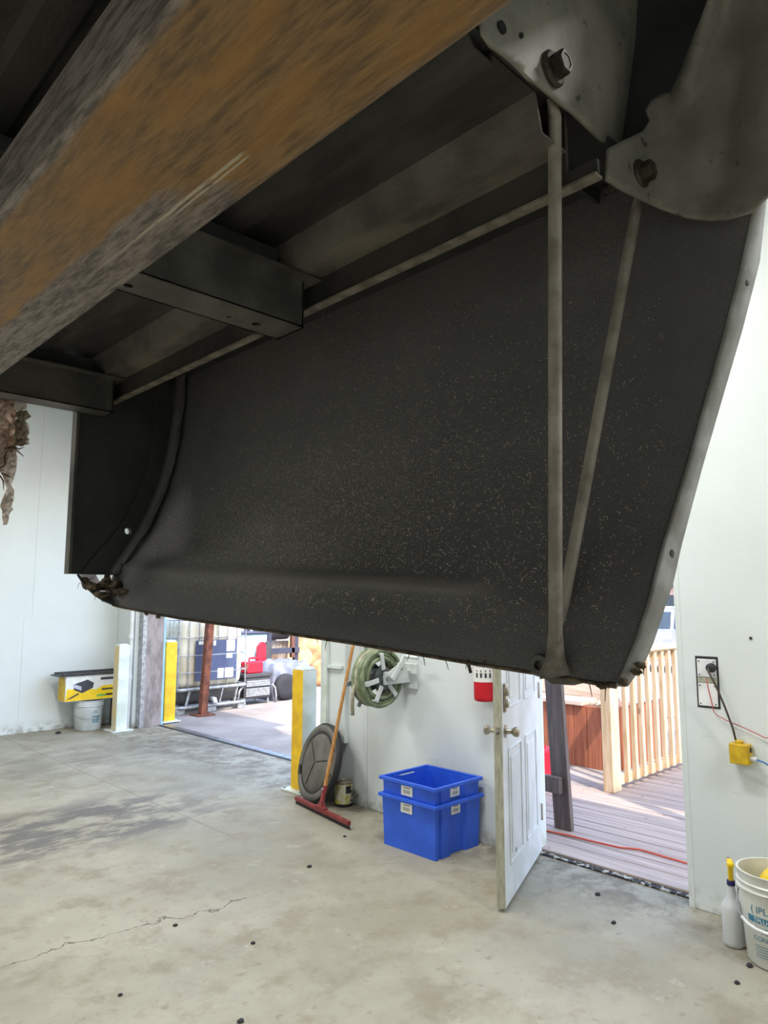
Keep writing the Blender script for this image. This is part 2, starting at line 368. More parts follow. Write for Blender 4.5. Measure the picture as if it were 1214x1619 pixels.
    def build(s, name, m, parent=None, smooth=False, bevel=0, solid=0, sub=0, weld=False, solid_off=-1, seg=2, mats=None, angle=None):
        off = OFF.get(parent, Vector((0, 0, 0))) if parent else Vector((0, 0, 0))
        me = bpy.data.meshes.new(name); me.from_pydata([p-off for p in s.v], [], s.f)
        bm = bmesh.new(); bm.from_mesh(me)
        if weld: bmesh.ops.remove_doubles(bm, verts=bm.verts, dist=1e-5)
        bmesh.ops.recalc_face_normals(bm, faces=bm.faces); bm.to_mesh(me); bm.free()
        for q in (mats or [m]): me.materials.append(M[q])
        if smooth: me.shade_smooth()
        if angle: me.set_sharp_from_angle(angle=R(angle))
        o = bpy.data.objects.new(name, me); col.objects.link(o)
        if parent: o.parent = parent; OFF[o] = off
        if solid: md = o.modifiers.new('solid', 'SOLIDIFY'); md.thickness = solid; md.offset = solid_off
        if bevel: md = o.modifiers.new('bevel', 'BEVEL'); md.width = bevel; md.segments = seg; md.limit_method = 'ANGLE'
        if sub: md = o.modifiers.new('sub', 'SUBSURF'); md.levels = sub; md.render_levels = sub
        return o
def circ(cx, cy, r, n=14): return [(cx+r*math.cos(2*math.pi*k/n), cy+r*math.sin(2*math.pi*k/n)) for k in range(n)]
def thing(name, label, cat, loc, group=None, kind=None):
    o = bpy.data.objects.new(name, None); o.empty_display_size = .05; col.objects.link(o)
    o.location = loc; OFF[o] = Vector(loc)
    if kind: o['kind'] = kind
    if label: o['label'] = label; o['category'] = cat
    if group: o['group'] = group
    return o
def tag(o, label, cat, group=None):
    o['label'] = label; o['category'] = cat
    if group: o['group'] = group
    return o
def struct(o, label=None, cat=None):
    o['kind'] = 'structure'
    if label: o['label'] = label; o['category'] = cat
    return o
def text_mesh(body, size):
    cu = bpy.data.curves.new('t', 'FONT'); cu.body = body; cu.size = size; cu.align_x = 'CENTER'
    ob = bpy.data.objects.new('t', cu); col.objects.link(ob)
    me = bpy.data.meshes.new_from_object(ob.evaluated_get(bpy.context.evaluated_depsgraph_get()))
    bpy.data.objects.remove(ob)
    vs_ = [v.co.copy() for v in me.vertices]; fs = [tuple(p.vertices) for p in me.polygons]; bpy.data.meshes.remove(me)
    return vs_, fs

# ================================================================== THE BUILDING
XW, XO = 3.86, 4.06          # right wall, inner and outer face
YL = 9.31                    # far left wall
ZC = 4.15
D0, D1 = 1.70, 2.72          # doorway
YE = 4.74                    # wall end at the overhead door
fl = MB().box(-6, 3.99, -5, 4.70, -.12, 0); fl.box(-6, 4.5, 4.70, 8.66, -.12, 0); fl.box(-6, 4.10, 8.66, YL, -.12, 0)
struct(fl.build('floor', 'floor'), 'stained grey concrete garage floor', 'floor')
struct(MB().box(-6.2, XO, -5.2, YL+.2, ZC, ZC+.12).build('ceiling', 'ceil'), 'white garage ceiling', 'ceiling')
def sheets(w, axis, face, rects, t=.004, m='wall'):
    for a0, a1, z0, z1 in rects:                     # plywood sheets with open joints, each proud of the wall
        g = .0025
        if axis == 'x': MB().box(face-t, face, a0+g, a1-g, z0+g, z1-g).build('wall_sheet', m, w)
        else: MB().box(a0+g, a1-g, face-t, face, z0+g, z1-g).build('wall_sheet', m, w)
w = thing('wall_right', 'white painted plywood wall with hose reel and side doorway', 'wall', (XW, 0, 0), kind='structure')
b = MB()
b.box(XW, XO, D1, YE, 0, ZC); b.box(XW, XO, -5, D0, 0, ZC); b.box(XW, XO, D0, D1, 2.08, ZC)
b.box(XW, 4.30, YE, 8.72, 3.2, ZC)
b.build('wall_core', 'wall', w)
sheets(w, 'x', XW, [(D1+.0, 4.16, 0, ZC), (4.16, YE, 0, ZC), (.46, D0, 0, ZC), (-.76, .46, 0, ZC), (-5, -.76, 0, ZC)])
w = thing('wall_left', 'far white plywood wall with faint sheet joints', 'wall', (0, YL, 0), kind='structure')
MB().box(-6, 4.45, YL, YL+.2, 0, ZC).build('wall_core', 'wall', w)
sheets(w, 'y', YL, [(3.02, 4.1, 1.36, ZC), (.58, 3.02, 1.36, ZC), (-1.86, .58, 1.36, ZC), (-6, -1.86, 1.36, ZC),
                    (2.93, 4.1, 0, 1.36), (.5, 2.93, 0, 1.36), (-1.9, .5, 0, 1.36), (-6, -1.9, 0, 1.36)])
struct(MB().box(-6.2, -6, -5.2, YL+.2, 0, ZC).build('wall_back', 'wall'), 'white wall behind the photographer', 'wall')
struct(MB().box(-6, XO, -5.2, -5, 0, ZC).build('wall_near', 'wall'), 'white wall on the near side', 'wall')
# stub wall, conduit, steel column and trim beside the overhead door
w = thing('wall_stub', 'narrow white return wall beside the overhead door', 'wall', (4.1, 8.8, 0), kind='structure')
MB().box(4.10, 4.30, 8.76, YL, 0, ZC).build('wall_core', 'wall', w)
MB().box(4.095, 4.10, 8.80, 8.93, 0, ZC).build('corner_trim', 'wall', w, bevel=.002)
o = thing('conduit', 'white painted conduit pipe running up beside the grey column', 'pipe', (4.07, 8.80, 0))
MB().tube([(4.06, 8.80, 0), (4.068, 8.80, 1.0), (4.06, 8.8, 3.3)], .026, 12).build('pipe', 'white', o, smooth=True, angle=40)
for z in (.62, 1.12, 1.9): MB().lathe((4.064, 8.80, z), [(.034, -.03), (.036, 0), (.034, .03)], 14).build('pipe_clamp', 'white', o)
o = thing('steel_column', 'grey steel column at the overhead door jamb', 'column', (4.32, 8.70, 0), kind='structure')
MB().box(4.20, 4.44, 8.66, 8.76, 0, ZC).build('column_face', 'pillar', o, bevel=.004)
MB().box(4.145, 4.20, 8.65, 8.76, 0, ZC).build('door_track', 'galv', o, bevel=.003)
for i in range(12): MB().lathe((4.172, 8.65, .25+i*.27), [(.010, 0), (.010, .006), (.006, .009)], 8, (0, -1, 0)).build('track_bolt', 'galv', o)
MB().box(4.44, 4.475, 8.68, 8.74, 0, ZC).build('blue_trim', 'paleblue', o, bevel=.003)
o = thing('threshold_strip', 'metal strip set in the floor across the overhead door opening', 'strip', (4.5, 6.7, 0), kind='structure')
MB().box(4.44, 4.53, YE, 8.66, -.02, .006).build('strip', 'metalstrip', o, bevel=.002)
MB().box(4.40, 4.44, YE, 8.66, -.02, .004).build('seal_strip', 'rubber', o)
# unseen upper storey over the overhead door bay, added to shade the yard
struct(MB().box(-3, 4.60, 6.35, 10.4, ZC+.12, 7.2).build('added_shade_storey', 'wall'), 'white upper storey added above the garage bay to shade the yard', 'wall')
rf = MB().box(-6.4, XO, -5.4, 4.6, ZC+.121, ZC+.16); rf.box(-6.4, 4.44, 4.6, 6.35, ZC+.121, ZC+.16)
struct(rf.build('roof', 'ceil'), 'flat garage roof with short eave', 'roof')
# overhead-door trim on the inside of the right wall
o = thing('trim_1', 'white door track trim at the right side of the overhead door', 'trim', (XW, 4.6, 0), kind='structure')
y0, y1 = col_y(513, 3.82, .8), col_y(545, 3.82, .8)
MB().box(3.82, 3.856, y1, y0, .45, ZC).build('trim_board', 'wall', o, bevel=.003)
MB().box(3.79, 3.82, y0-.055, y0, .0, ZC).build('door_track', 'bolwhite', o, bevel=.003)
for z in (1.04, 1.9): MB().box(3.795, 3.82, y1+.02, y0-.06, z-.012, z+.012).build('track_bracket', 'bolwhite', o)

# unseen ceiling lamps, added to light the interior
for i, (x, y) in enumerate([(1.9, 6.1), (2.5, 2.4), (2.6, -1.6), (-2.4, 6.2), (-2.4, 2.6), (-2.4, -1.8)]):
    o = thing('added_ceiling_lamp', 'unseen long white twin-tube lamp added on the garage ceiling', 'lamp', (x, y, ZC), 'added twin-tube ceiling lamps')
    MB().box(x-.10, x+.10, y-.62, y+.62, ZC-.07, ZC).build('lamp_housing', 'white', o, bevel=.008)
    for dx in (-.05, .05): MB().tube([(x+dx, y-.6, ZC-.095), (x+dx, y+.6, ZC-.095)], .014, 10).build('lamp_tube', 'tube', o, smooth=True)
    ld = bpy.data.lights.new('lamp_light', 'AREA'); ld.shape = 'RECTANGLE'; ld.size = .22; ld.size_y = 1.2
    ld.energy = LAMP_W; ld.color = (1, .985, .95)
    lo = bpy.data.objects.new('lamp_light', ld); col.objects.link(lo); lo.parent = o; lo.location = (0, 0, -.115)

# ---- side doorway and door
o = thing('door_frame', 'white frame of the open side doorway', 'door frame', (3.96, 2.2, 0), kind='structure')
MB().box(XW-.006, XO+.01, D0-.03, D0, 0, 2.09).build('jamb', 'wall', o)
MB().box(XW+.0, XO+.01, D1-.02, D1, 0, 2.09).build('jamb', 'wall', o)
MB().box(XW, XO+.01, D0, D1-.02, 2.06, 2.08).build('head_jamb', 'wall', o)
MB().box(3.945, 3.99, D0, D1-.02, 0, .010).build('threshold', 'sillworn', o, bevel=.002)
MB().box(3.99, 4.095, D0-.02, D1, -.10, .022).build('sill_board', 'deckw', o, bevel=.004)
hp, fp = Vector((3.975, 2.672, 0)), Vector((3.155, 2.335, 0))
dv = (fp-hp).normalized(); dn = Vector((dv.y, -dv.x, 0));
if dn.y > 0: dn = -dn                              # outer face looks to -Y
DW = .94; DT = .044; DH = 2.03; z0 = .018
door = thing('door', 'white six-panel side door standing open into the garage', 'door', hp, kind='structure')
mid = lambda u, z, n=0: hp+dv*u+Vector((0, 0, z))+dn*n
b = MB(); b.obox(mid(DW/2, z0+DH/2, -DT/2), dv*(DW/2-.003), dn*(DT/2), (0, 0, DH/2)); b.build('door_leaf', 'door', door, bevel=.003)
b = MB(); b.obox(mid(DW-.0005, z0+DH/2, -DT/2), dv*.0025, dn*(DT/2+.0005), (0, 0, DH/2)); b.build('lock_edge', 'doorwood', door)
for (u0, u1) in ((.12, .415), (.525, .82)):
    for (a, c) in ((.20, .78), (1.0, 1.62), (1.72, 1.92)):
        p = MB()
        for (A, B) in (((u0, a), (u1, a)), ((u1, a), (u1, c)), ((u1, c), (u0, c)), ((u0, c), (u0, a))):
            p.bar(mid(*A, .003), mid(*B, .003), .014, .008, dn)
        q = p.build('panel_molding', 'door', door, bevel=.003)
        f = MB(); f.obox(mid((u0+u1)/2, (a+c)/2, .002), dv*((u1-u0)/2-.045), dn*.004, (0, 0, (c-a)/2-.045)); f.build('panel_field', 'door', q, bevel=.004)
# scuffed streaks low on the door face
for (u, z, w_, h_) in ((.70, .42, .010, .16), (.685, .28, .016, .05), (.735, .30, .012, .03), (.70, .62, .007, .06)):
    pts = [(u+w_*(1+.35*math.sin(3*k))*math.cos(k*.52), z+h_*(1+.25*math.sin(2.3*k))*math.sin(k*.52)) for k in range(12)]
    MB().plate(pts, [], lambda a, c: mid(a, c, .0015), dn*.001).build('scuff', 'doorstain', door)
kn = MB(); kn.lathe(mid(DW-.065, .885, 0), [(.033, 0), (.033, .006), (.015, .010), (.012, .035), (.020, .042), (.026, .052), (.026, .068), (.018, .074)], 20, dn); kn.build('door_knob', 'chrome', door, smooth=True, angle=50)
kn = MB(); kn.lathe(mid(DW-.065, .885, -DT), [(.033, 0), (.033, .006), (.015, .010), (.012, .035), (.022, .045), (.026, .06), (.018, .07)], 20, -dn); kn.build('door_knob', 'chrome', door, smooth=True, angle=50)
b = MB(); b.obox(mid(DW-.055, 1.06, .007), dv*.024, dn*.007, (0, 0, .075)); q = b.build('deadbolt_plate', 'chrome', door, bevel=.006)
for zz in (1.09, 1.03): MB().lathe(mid(DW-.055, zz, .014), [(.022, 0), (.022, .008), (.012, .014)], 16, dn).build('lock_cylinder', 'chrome', q)
b = MB(); b.obox(mid(DW+.002, .885, -DT/2), dv*.002, dn*.011, (0, 0, .028)); q = b.build('latch_plate', 'chrome', door)
MB().lathe(mid(DW+.003, .885, -DT/2), [(.009, 0), (.009, .010), (.005, .012)], 12, dv).build('latch_bolt', 'hub', q)
for z in (.25, 1.0, 1.8): MB().tube([mid(-.004, z-.05, .004), mid(-.004, z+.05, .004)], .007, 10).build('hinge', 'chrome', door)

# ================================================================== OUTSIDE
yd = MB().box(4.53, 60, -40, 60, -.30, -.012); yd.box(-40, 4.53, 9.52, 60, -.30, -.012)
struct(yd.build('ground', 'yard'), 'pale concrete yard outside the overhead door', 'ground')
# deck
dk = thing('deck', 'weathered grey plank deck outside the side door', 'deck', (6, 1, 0), kind='structure')
bw = .138; x = 4.10; i = 0
while x < 9.0:
    e = random.uniform(-.004, .004)
    MB().box(x, x+bw-.009, -3.0, 3.30, -.035, -.004+e*.4).build('deck_board', 'deckw', dk, bevel=.004, seg=1); x += bw
MB().box(4.08, 9.0, -2.95, 3.25, -.11, -.05).build('deck_joists', 'postw', dk)
# cross boards beyond the rail post
for j in range(5):
    MB().box(4.10, 5.62, 3.31+j*.138, 3.31+j*.138+.129, -.035, -.005).build('deck_board', 'deckw', dk, bevel=.004, seg=1)
# railing along +X
RY = 3.10
rl = thing('deck_railing', 'new pine deck railing with square balusters, in sunlight', 'railing', (5.7, RY, 0))
MB().box(5.60, 5.74, RY-.045, RY+.045, -.004, 1.12).build('corner_post', 'railw', rl, bevel=.004)
MB().box(5.74, 9.0, RY-.022, RY+.022, .03, .115).build('bottom_rail', 'railw', rl, bevel=.003)
MB().box(5.74, 9.0, RY-.022, RY+.022, 1.03, 1.12).build('top_rail', 'railw', rl, bevel=.003)
MB().box(5.56, 9.0, RY-.075, RY+.075, 1.12, 1.16).build('rail_cap', 'railw', rl, bevel=.004)
x = 5.86
while x < 8.9:
    MB().box(x-.022, x+.022, RY-.060, RY-.022, .045, 1.10).build('baluster', 'railw', rl, bevel=.002, seg=1); x += .145
# made-up timber canopy out of the frame, added to throw shade on the planks
o = thing('added_shade_canopy', 'added timber canopy on four posts that shades the right part of the deck', 'canopy', (6.2, .1, 0))
for x in (4.86, 7.5):
    for y in (-1.1, 1.18): MB().box(x-.045, x+.045, y-.045, y+.045, -.004, 2.56).build('shade_canopy_post', 'railw', o, bevel=.004)
MB().box(4.80, 7.62, -1.2, 1.26, 2.56, 2.60).build('shade_canopy_roof', 'capw', o, bevel=.004)
# orange cord on the deck
pts = []
for (px, py) in [(780, 1296), (866, 1314), (900, 1321), (940, 1331), (980, 1340), (1010, 1343), (1045, 1353), (1083, 1364), (1140, 1380)]:
    p = on(px, py, 2, .006); pts.append(p)
sm = []
for a, c in zip(pts, pts[1:]):
    for t in range(5): sm.append(a.lerp(c, t/5)+Vector((0, .004*math.sin(len(sm)*.9), 0)))
sm = [p for p in sm if p.x > 4.12]
tag(MB().tube(sm, .006, 8).build('extension_cord', 'orange', smooth=True), 'thin orange cord lying along the deck boards outside the door', 'cord')
# leaning dark timber trestle
bp, tp = on(895, 1320, 2, -.002), None
o = thing('timber_trestle', 'dark weathered timber upright with side cleat, standing on the deck', 'timber', bp)
bc = Vector((4.50, col_y(892, 4.50), -.004)); tz = 1.5
tc = Vector((4.50, col_y(868, 4.50, tz), tz))
b = MB(); b.bar(bc+Vector((0, 0, .0)), tc, .135, .04, (1, 0, 0)); b.build('upright', 'postw', o, bevel=.004)
c = bc.lerp(tc, .20); b = MB(); b.box(c.x-.07, c.x-.021, c.y-.03, c.y+.62, c.z-.055, c.z+.055); b.build('cleat', 'postw', o, bevel=.005)
b = MB(); b.bar(bc+Vector((.0, .60, 0)), tc+Vector((0, .60, 0)), .135, .04, (1, 0, 0)); b.build('upright', 'postw', o, bevel=.004)
# cedar planter with stones
o = thing('cedar_planter', 'red-brown cedar board planter with pale timber cap beyond the deck', 'planter', (6.6, 4.0, -.012))
y = 3.42; k = 0
while y < 5.2:
    wd = (.125, .15, .14, .13)[k % 4]; MB().box(6.30, 6.325, y, y+wd-.004, -.012, .565).build('plank', 'cedar', o, bevel=.003, seg=1); y += wd; k += 1
x = 6.33
while x < 7.3: MB().box(x, x+.136, 3.42, 3.445, -.012, .565).build('plank', 'cedar', o, bevel=.003, seg=1); x += .14
MB().box(6.325, 7.3, 3.445, 5.2, -.012, .50).build('planter_core', 'cedar', o)
MB().box(6.27, 6.42, 3.72, 5.22, .565, .605).build('cap_board', 'capw', o, bevel=.004)
MB().box(6.42, 6.56, 3.72, 5.22, .565, .61).build('cap_board', 'capw', o, bevel=.004)
MB().box(6.60, 6.70, 3.55, 5.22, .50, .84).build('back_board', 'capw', o, bevel=.004)
def rock(name, c, r, m, label, cat, group=None, seed=0, flat=.6):
    bm = bmesh.new(); bmesh.ops.create_icosphere(bm, subdivisions=3, radius=1)
    s = Vector((seed*3.1, seed*1.7, seed))
    for v in bm.verts:
        d = v.co.normalized(); q = 1+.28*noise.noise(d*1.3+s)+.12*noise.noise(d*3+s)
        v.co = Vector((d.x*q*r[0], d.y*q*r[1], max(d.z*q, -flat)*r[2]))
    me = bpy.data.meshes.new(name); bm.to_mesh(me); bm.free(); me.materials.append(M[m]); me.shade_smooth()
    zmin = min(v.co.z for v in me.vertices)
    ob = bpy.data.objects.new(name, me); col.objects.link(ob); ob.location = (c[0], c[1], c[2]-zmin)
    return tag(ob, label, cat, group)
for i in range(4):
    yy = 3.665-.068*i
    rock('stone', (6.37, yy, .566), (.04, .026, .035), 'stone', 'small pale rounded stone on the planter corner', 'stone', 'stones on the planter corner', i+2)
b = thing('red_fuel_can', 'red plastic can on the deck, half hidden behind the dark timber', 'fuel can', (5.4, 4.05, -.012))
rx, ry = 5.45, col_y(864, 5.45, .2)
MB().box(rx-.12, rx+.12, ry-.02, ry+.24, -.012, .30).build('can_body', 'redplastic', b, bevel=.03)
MB().tube([(rx, ry+.02, .29), (rx, ry+.05, .36), (rx, ry+.17, .36), (rx, ry+.20, .29)], .018, 8).build('carry_handle', 'redplastic', b, smooth=True)
# rubble of boards through the balusters
for i, (x, y, w_) in enumerate([(7.6, 4.6, 1.2), (7.7, 4.7, 1.1), (7.6, 4.65, 1.25), (7.65, 4.6, 1.1)]):
    tag(MB().box(x, x+w_, y, y+.2, -.012+i*.05, .034+i*.05).build('board', 'capw', bevel=.004), 'pale board stacked on the ground beyond the railing', 'board', 'boards stacked beyond the railing')
for i in range(5):
    rock('stone', (9.3+.55*i, 3.9+.6*(i % 2), -.012), (.18, .16, .14), 'stone', 'pale rock on the ground beyond the deck railing', 'stone', 'rocks beyond the railing', 11+i)

# parked cars far beyond the deck
def car(x, y, rz, paint, label, s=1.0):
    o = thing('parked_car', label, 'car', (x, y, -.012))
    prof = [(-2.1, .28), (-2.15, .62), (-2.0, .86), (-1.15, .95), (-.55, 1.38), (.85, 1.40), (1.5, .98), (2.05, .90), (2.15, .60), (2.1, .28)]
    rot = Matrix.Rotation(rz, 3, 'Z'); base = Vector((x, y, -.012))
    def T(a, c, w): return base+rot @ Vector((a, w, c))
    rows = [[T(a, c, w*(1 if c < 1 else .82)) for a, c in prof] for w in (-.85, -.6, 0, .6, .85)]
    b = MB(); b.grid([[*r, r[0]] for r in rows]); b.f.append(tuple(range(len(prof)))); n = len(prof)+1; b.f.append(tuple(4*n+k for k in range(len(prof))))
    b.build('body', paint, o, bevel=.02, weld=True)
    for sgn in (-1, 1):
        for q in ([(-1.0, .98), (-.52, 1.32), (.08, 1.34), (.08, .98)], [(.16, .98), (.16, 1.34), (.80, 1.34), (1.32, .98)]):
            MB().add([T(a, c, sgn*(.86 if c < 1.1 else .715)) for a, c in q], [(0, 1, 2, 3)]).build('side_window', 'glass', o, solid=.01)
        for a in (-1.35, 1.35):
            wc = T(a, .32, sgn*.78); ax = rot @ Vector((0, sgn, 0))
            q = MB().lathe(wc, [(.18, -.1), (.32, -.1), (.33, 0), (.31, .08), (.2, .09)], 20, ax).build('wheel', 'tyre', o, smooth=True, angle=40)
            MB().lathe(wc, [(.0, .08), (.19, .085), (.2, .07)], 16, ax).build('rim', 'galv', q)
    MB().add([T(-1.13, .97, -.72), T(-1.13, .97, .72), T(-.57, 1.36, .6), T(-.57, 1.36, -.6)], [(0, 1, 2, 3)]).build('windscreen', 'glass', o, solid=.01)
    MB().add([T(1.48, 1.0, -.72), T(1.48, 1.0, .72), T(.87, 1.38, .6), T(.87, 1.38, -.6)], [(0, 1, 2, 3)]).build('rear_window', 'glass', o, solid=.01)
car(16.5, 7.0, R(100), 'carsilver', 'silver parked car seen above the deck railing')
car(25, 11.0, R(100), 'carwhite', 'white parked car farther off behind the silver one')
o = thing('neighbour_building', 'low pink-sided building far behind the parked cars', 'building', (40, 18, -.012))
MB().box(38, 46, 2, 30, -.012, 2.3).build('wall', 'siding', o); MB().box(37.5, 46.5, 1.5, 30.5, 2.3, 2.6).build('roof', 'rackpaint', o)
for i in range(6): MB().box(37.96, 38, 4+i*4, 5.6+i*4, .9, 1.9).build('window', 'glass', o)
for i in range(5):
    rock('tree_crown', (56, -6+i*11, -.012), (3.6, 4.0, 4.5), 'leaf', 'dense green tree crown beyond the far building', 'tree', 'trees beyond the far building', 20+i, .8)

# ---- things outside the overhead door
IX0, IX1, IY0, IY1 = 4.96, 6.12, 9.26, 10.26
o = thing('liquid_tote', 'white caged liquid tote with slate blue label plate on steel skid', 'tank', (5.54, 9.76, -.012))
MB().box(IX0+.05, IX1-.05, IY0+.05, IY1-.05, .34, 1.32).build('tank', 'tank', o, bevel=.11, seg=5, smooth=True)
MB().box(IX0+.09, IX1-.09, IY0+.09, IY1-.09, .10, .36).build('tank_base', 'tankrust', o, bevel=.08, seg=4, smooth=True)
for i in range(8):
    x = IX0+.03+i*(IX1-IX0-.06)/7
    MB().tube([(x, IY0+.02, .33), (x, IY0+.02, 1.30)], .008, 6).build('cage_bar', 'galv', o)
    y = IY0+.03+i*(IY1-IY0-.06)/7
    MB().tube([(IX0+.02, y, .33), (IX0+.02, y, 1.30)], .008, 6).build('cage_bar', 'galv', o)
def ring(z, r, name, rr=.02):
    pts = []
    for (cx, cy, a) in ((IX1-.1, IY1-.1, 0), (IX0+.1, IY1-.1, 90), (IX0+.1, IY0+.1, 180), (IX1-.1, IY0+.1, 270)):
        for k in range(5): pts.append((cx+.1*math.cos(R(a+k*22.5)), cy+.1*math.sin(R(a+k*22.5)), z))
    pts.append(pts[0]); MB().tube(pts, rr, 8, False).build(name, 'galv', o, smooth=True)
for z in (.56, .80, 1.05, 1.30): ring(z, .1, 'cage_ring', .009)
ring(.33, .1, 'frame_rail', .026); ring(.085, .1, 'skid_rail', .026)
for x in (IX0+.18, IX0+.42, IX1-.45, IX1-.20): MB().bar((x-.03, IY0, .085), (x+.03, IY0, .33), .035, .02).build('frame_strut', 'galv', o, bevel=.003)
for x in (IX0+.08, IX1-.08, (IX0+IX1)/2):
    for y in (IY0+.06, IY1-.06): MB().box(x-.07, x+.07, y-.05, y+.05, -.012, .07).build('foot', 'galv', o, bevel=.01)
lp = MB().box(5.24, 5.92, IY0-.006, IY0+.006, .44, 1.01).build('label_plate', 'plate', o, bevel=.004)
for (a, c, e, f) in ((5.28, 5.36, .95, 1.0), (5.52, 5.56, .93, 1.0), (5.74, 5.88, .84, 1.0), (5.74, 5.84, .74, .81), (5.60, 5.70, .46, .60), (5.72, 5.86, .46, .60)):
    MB().box(a, c, IY0-.009, IY0-.006, e, f).build('sticker', 'paper', lp)
MB().tube([(5.53, IY0+.02, .17), (5.53, IY0-.06, .17), (5.53, IY0-.09, .12)], .035, 10).build('drain_valve', 'white', o, smooth=True)
# rusty bollard post
o = thing('rusty_post', 'rust brown steel post on a base plate in front of the tote', 'post', (5.2, 8.92, -.012))
pc = on(320, 1131, 2, -.012)
b = MB(); b.bar(pc, pc+Vector((.09, .03, 1.27)), .10, .10, (1, 0, 0)); b.build('post_body', 'rustpost', o, bevel=.008)
MB().box(pc.x-.13, pc.x+.13, pc.y-.13, pc.y+.13, -.012, .008).build('base_plate', 'rustpost', o, bevel=.004)
MB().box(pc.x+.03, pc.x+.15, pc.y-.03, pc.y+.09, 1.255, 1.285).build('post_cap', 'white', o, bevel=.006)
# portable case with silver front, fuel can on top
o = thing('wheeled_case', 'charcoal case with silver ridged front panels on short legs beside the tote', 'case', (6.42, 9.6, -.012))
gx0, gx1, gy = 6.17, 6.66, 9.42
MB().box(gx0, gx1, gy, gy+.42, .08, .40).build('case_body', 'greybox', o, bevel=.02)
MB().box(gx0-.02, gx1+.02, gy-.02, gy+.44, .40, .46).build('case_lid', 'greybox', o, bevel=.015)
for z in (.12, .145, .17, .195, .22): MB().box(gx0+.03, gx1-.03, gy-.02, gy, z, z+.021).build('front_slat', 'galv', o, bevel=.003)
for z in (.27, .30, .33): MB().box(gx0+.03, gx1-.03, gy-.028, gy, z, z+.026).build('front_slat', 'galv', o, bevel=.003)
for x in (gx0+.03, gx1-.03):
    for y in (gy+.03, gy+.39): MB().tube([(x, y, -.012), (x, y, .09)], .016, 8).build('leg', 'galv', o)
def arch(x): return [(x, gy+.0+.0*k, .25-.25*(k/6)**2) for k in range(7)]
for x, s in ((gx0-.02, -1), (gx1+.02, 1)):
    MB().tube([(x, gy, .28), (x+s*.06, gy, .22), (x+s*.085, gy, .10), (x+s*.085, gy, -.0)], .018, 8).build('side_handle', 'galv', o, smooth=True)
o = thing('fuel_can', 'red plastic fuel can with white cap sitting on the charcoal case', 'fuel can', (6.36, 9.5, .46))
MB().box(6.22, 6.53, 9.44, 9.62, .46, .64).build('can_body', 'redplastic', o, bevel=.025, seg=3)
MB().tube([(6.30, 9.53, .63), (6.33, 9.53, .69), (6.46, 9.53, .69), (6.50, 9.53, .63)], .018, 8).build('carry_handle', 'redplastic', o, smooth=True)
MB().lathe((6.27, 9.53, .63), [(.03, 0), (.03, .05), (.022, .055)], 14).build('cap', 'white', o)
MB().tube([(6.235, 9.435, .60), (6.20, 9.42, .54), (6.195, 9.42, .49)], .022, 8).build('spout', 'brownpost', o, smooth=True)
# pale blue tote behind
o = thing('pale_blue_tub', 'tall pale blue plastic tub behind the red fuel can', 'tub', (7.2, 10.9, -.012))
b = MB(); b.hexa([(6.85, 10.6, -.012), (7.34, 10.6, -.012), (7.34, 11.1, -.012), (6.85, 11.1, -.012), (6.8, 10.55, 1.0), (7.38, 10.55, 1.0), (7.38, 11.15, 1.0), (6.8, 11.15, 1.0)])
b.build('tub_body', 'palecan', o, bevel=.03); MB().box(6.77, 7.41, 10.52, 11.18, 1.0, 1.03).build('tub_rim', 'rackpaint', o, bevel=.01)
# red upright seat back
o = thing('garden_chair', 'red upright chair back with grey side, behind the fuel can', 'chair', (7.2, 10.3, -.012))
b = MB(); b.plate([(7.10, .0), (7.26, .0), (7.28, .80), (7.24, .88), (7.17, .88), (7.10, .80)], [], lambda a, c: (a, 10.44, c-.012), (0, .06, 0)); b.build('cushion', 'redplastic', o, bevel=.015)
b = MB(); b.plate([(7.27, .0), (7.38, .0), (7.38, .82), (7.33, .90), (7.27, .86)], [], lambda a, c: (a, 10.44, c-.012), (0, .06, 0)); b.build('side_shell', 'greybox', o, bevel=.015)
# rack
o = thing('storage_rack', 'dark steel rack with a roll and leaning slabs in the yard', 'rack', (7.8, 11.0, -.012))
for x, m in ((7.50, 'rackpaint'), (8.10, 'rackpaint')):
    for y in (10.7, 11.4): MB().box(x-.04, x+.04, y-.04, y+.04, -.012, 1.25).build('upright', m, o, bevel=.005)
MB().box(7.96, 8.03, 10.62, 10.69, .55, 1.25).build('brace_post', 'brownpost', o, bevel=.004)
for z in (.68, 1.2): MB().box(7.42, 8.14, 10.62, 10.70, z-.05, z+.05).build('cross_bar', 'rackpaint', o, bevel=.005)
MB().tube([(7.45, 11.0, 1.0), (8.1, 11.0, 1.0)], .14, 18).build('roll', 'greybox', o, smooth=True, angle=40)
for i in range(7):
    x = 7.56+i*.075; MB().obox((x, 10.95, .42), (.014, .02, 0), (-.05, .05, 0), (.03, 0, .42)).build('slab', 'slab', o, bevel=.004)
MB().box(7.46, 8.14, 10.66, 11.44, .02, .06).build('shelf', 'rackpaint', o)
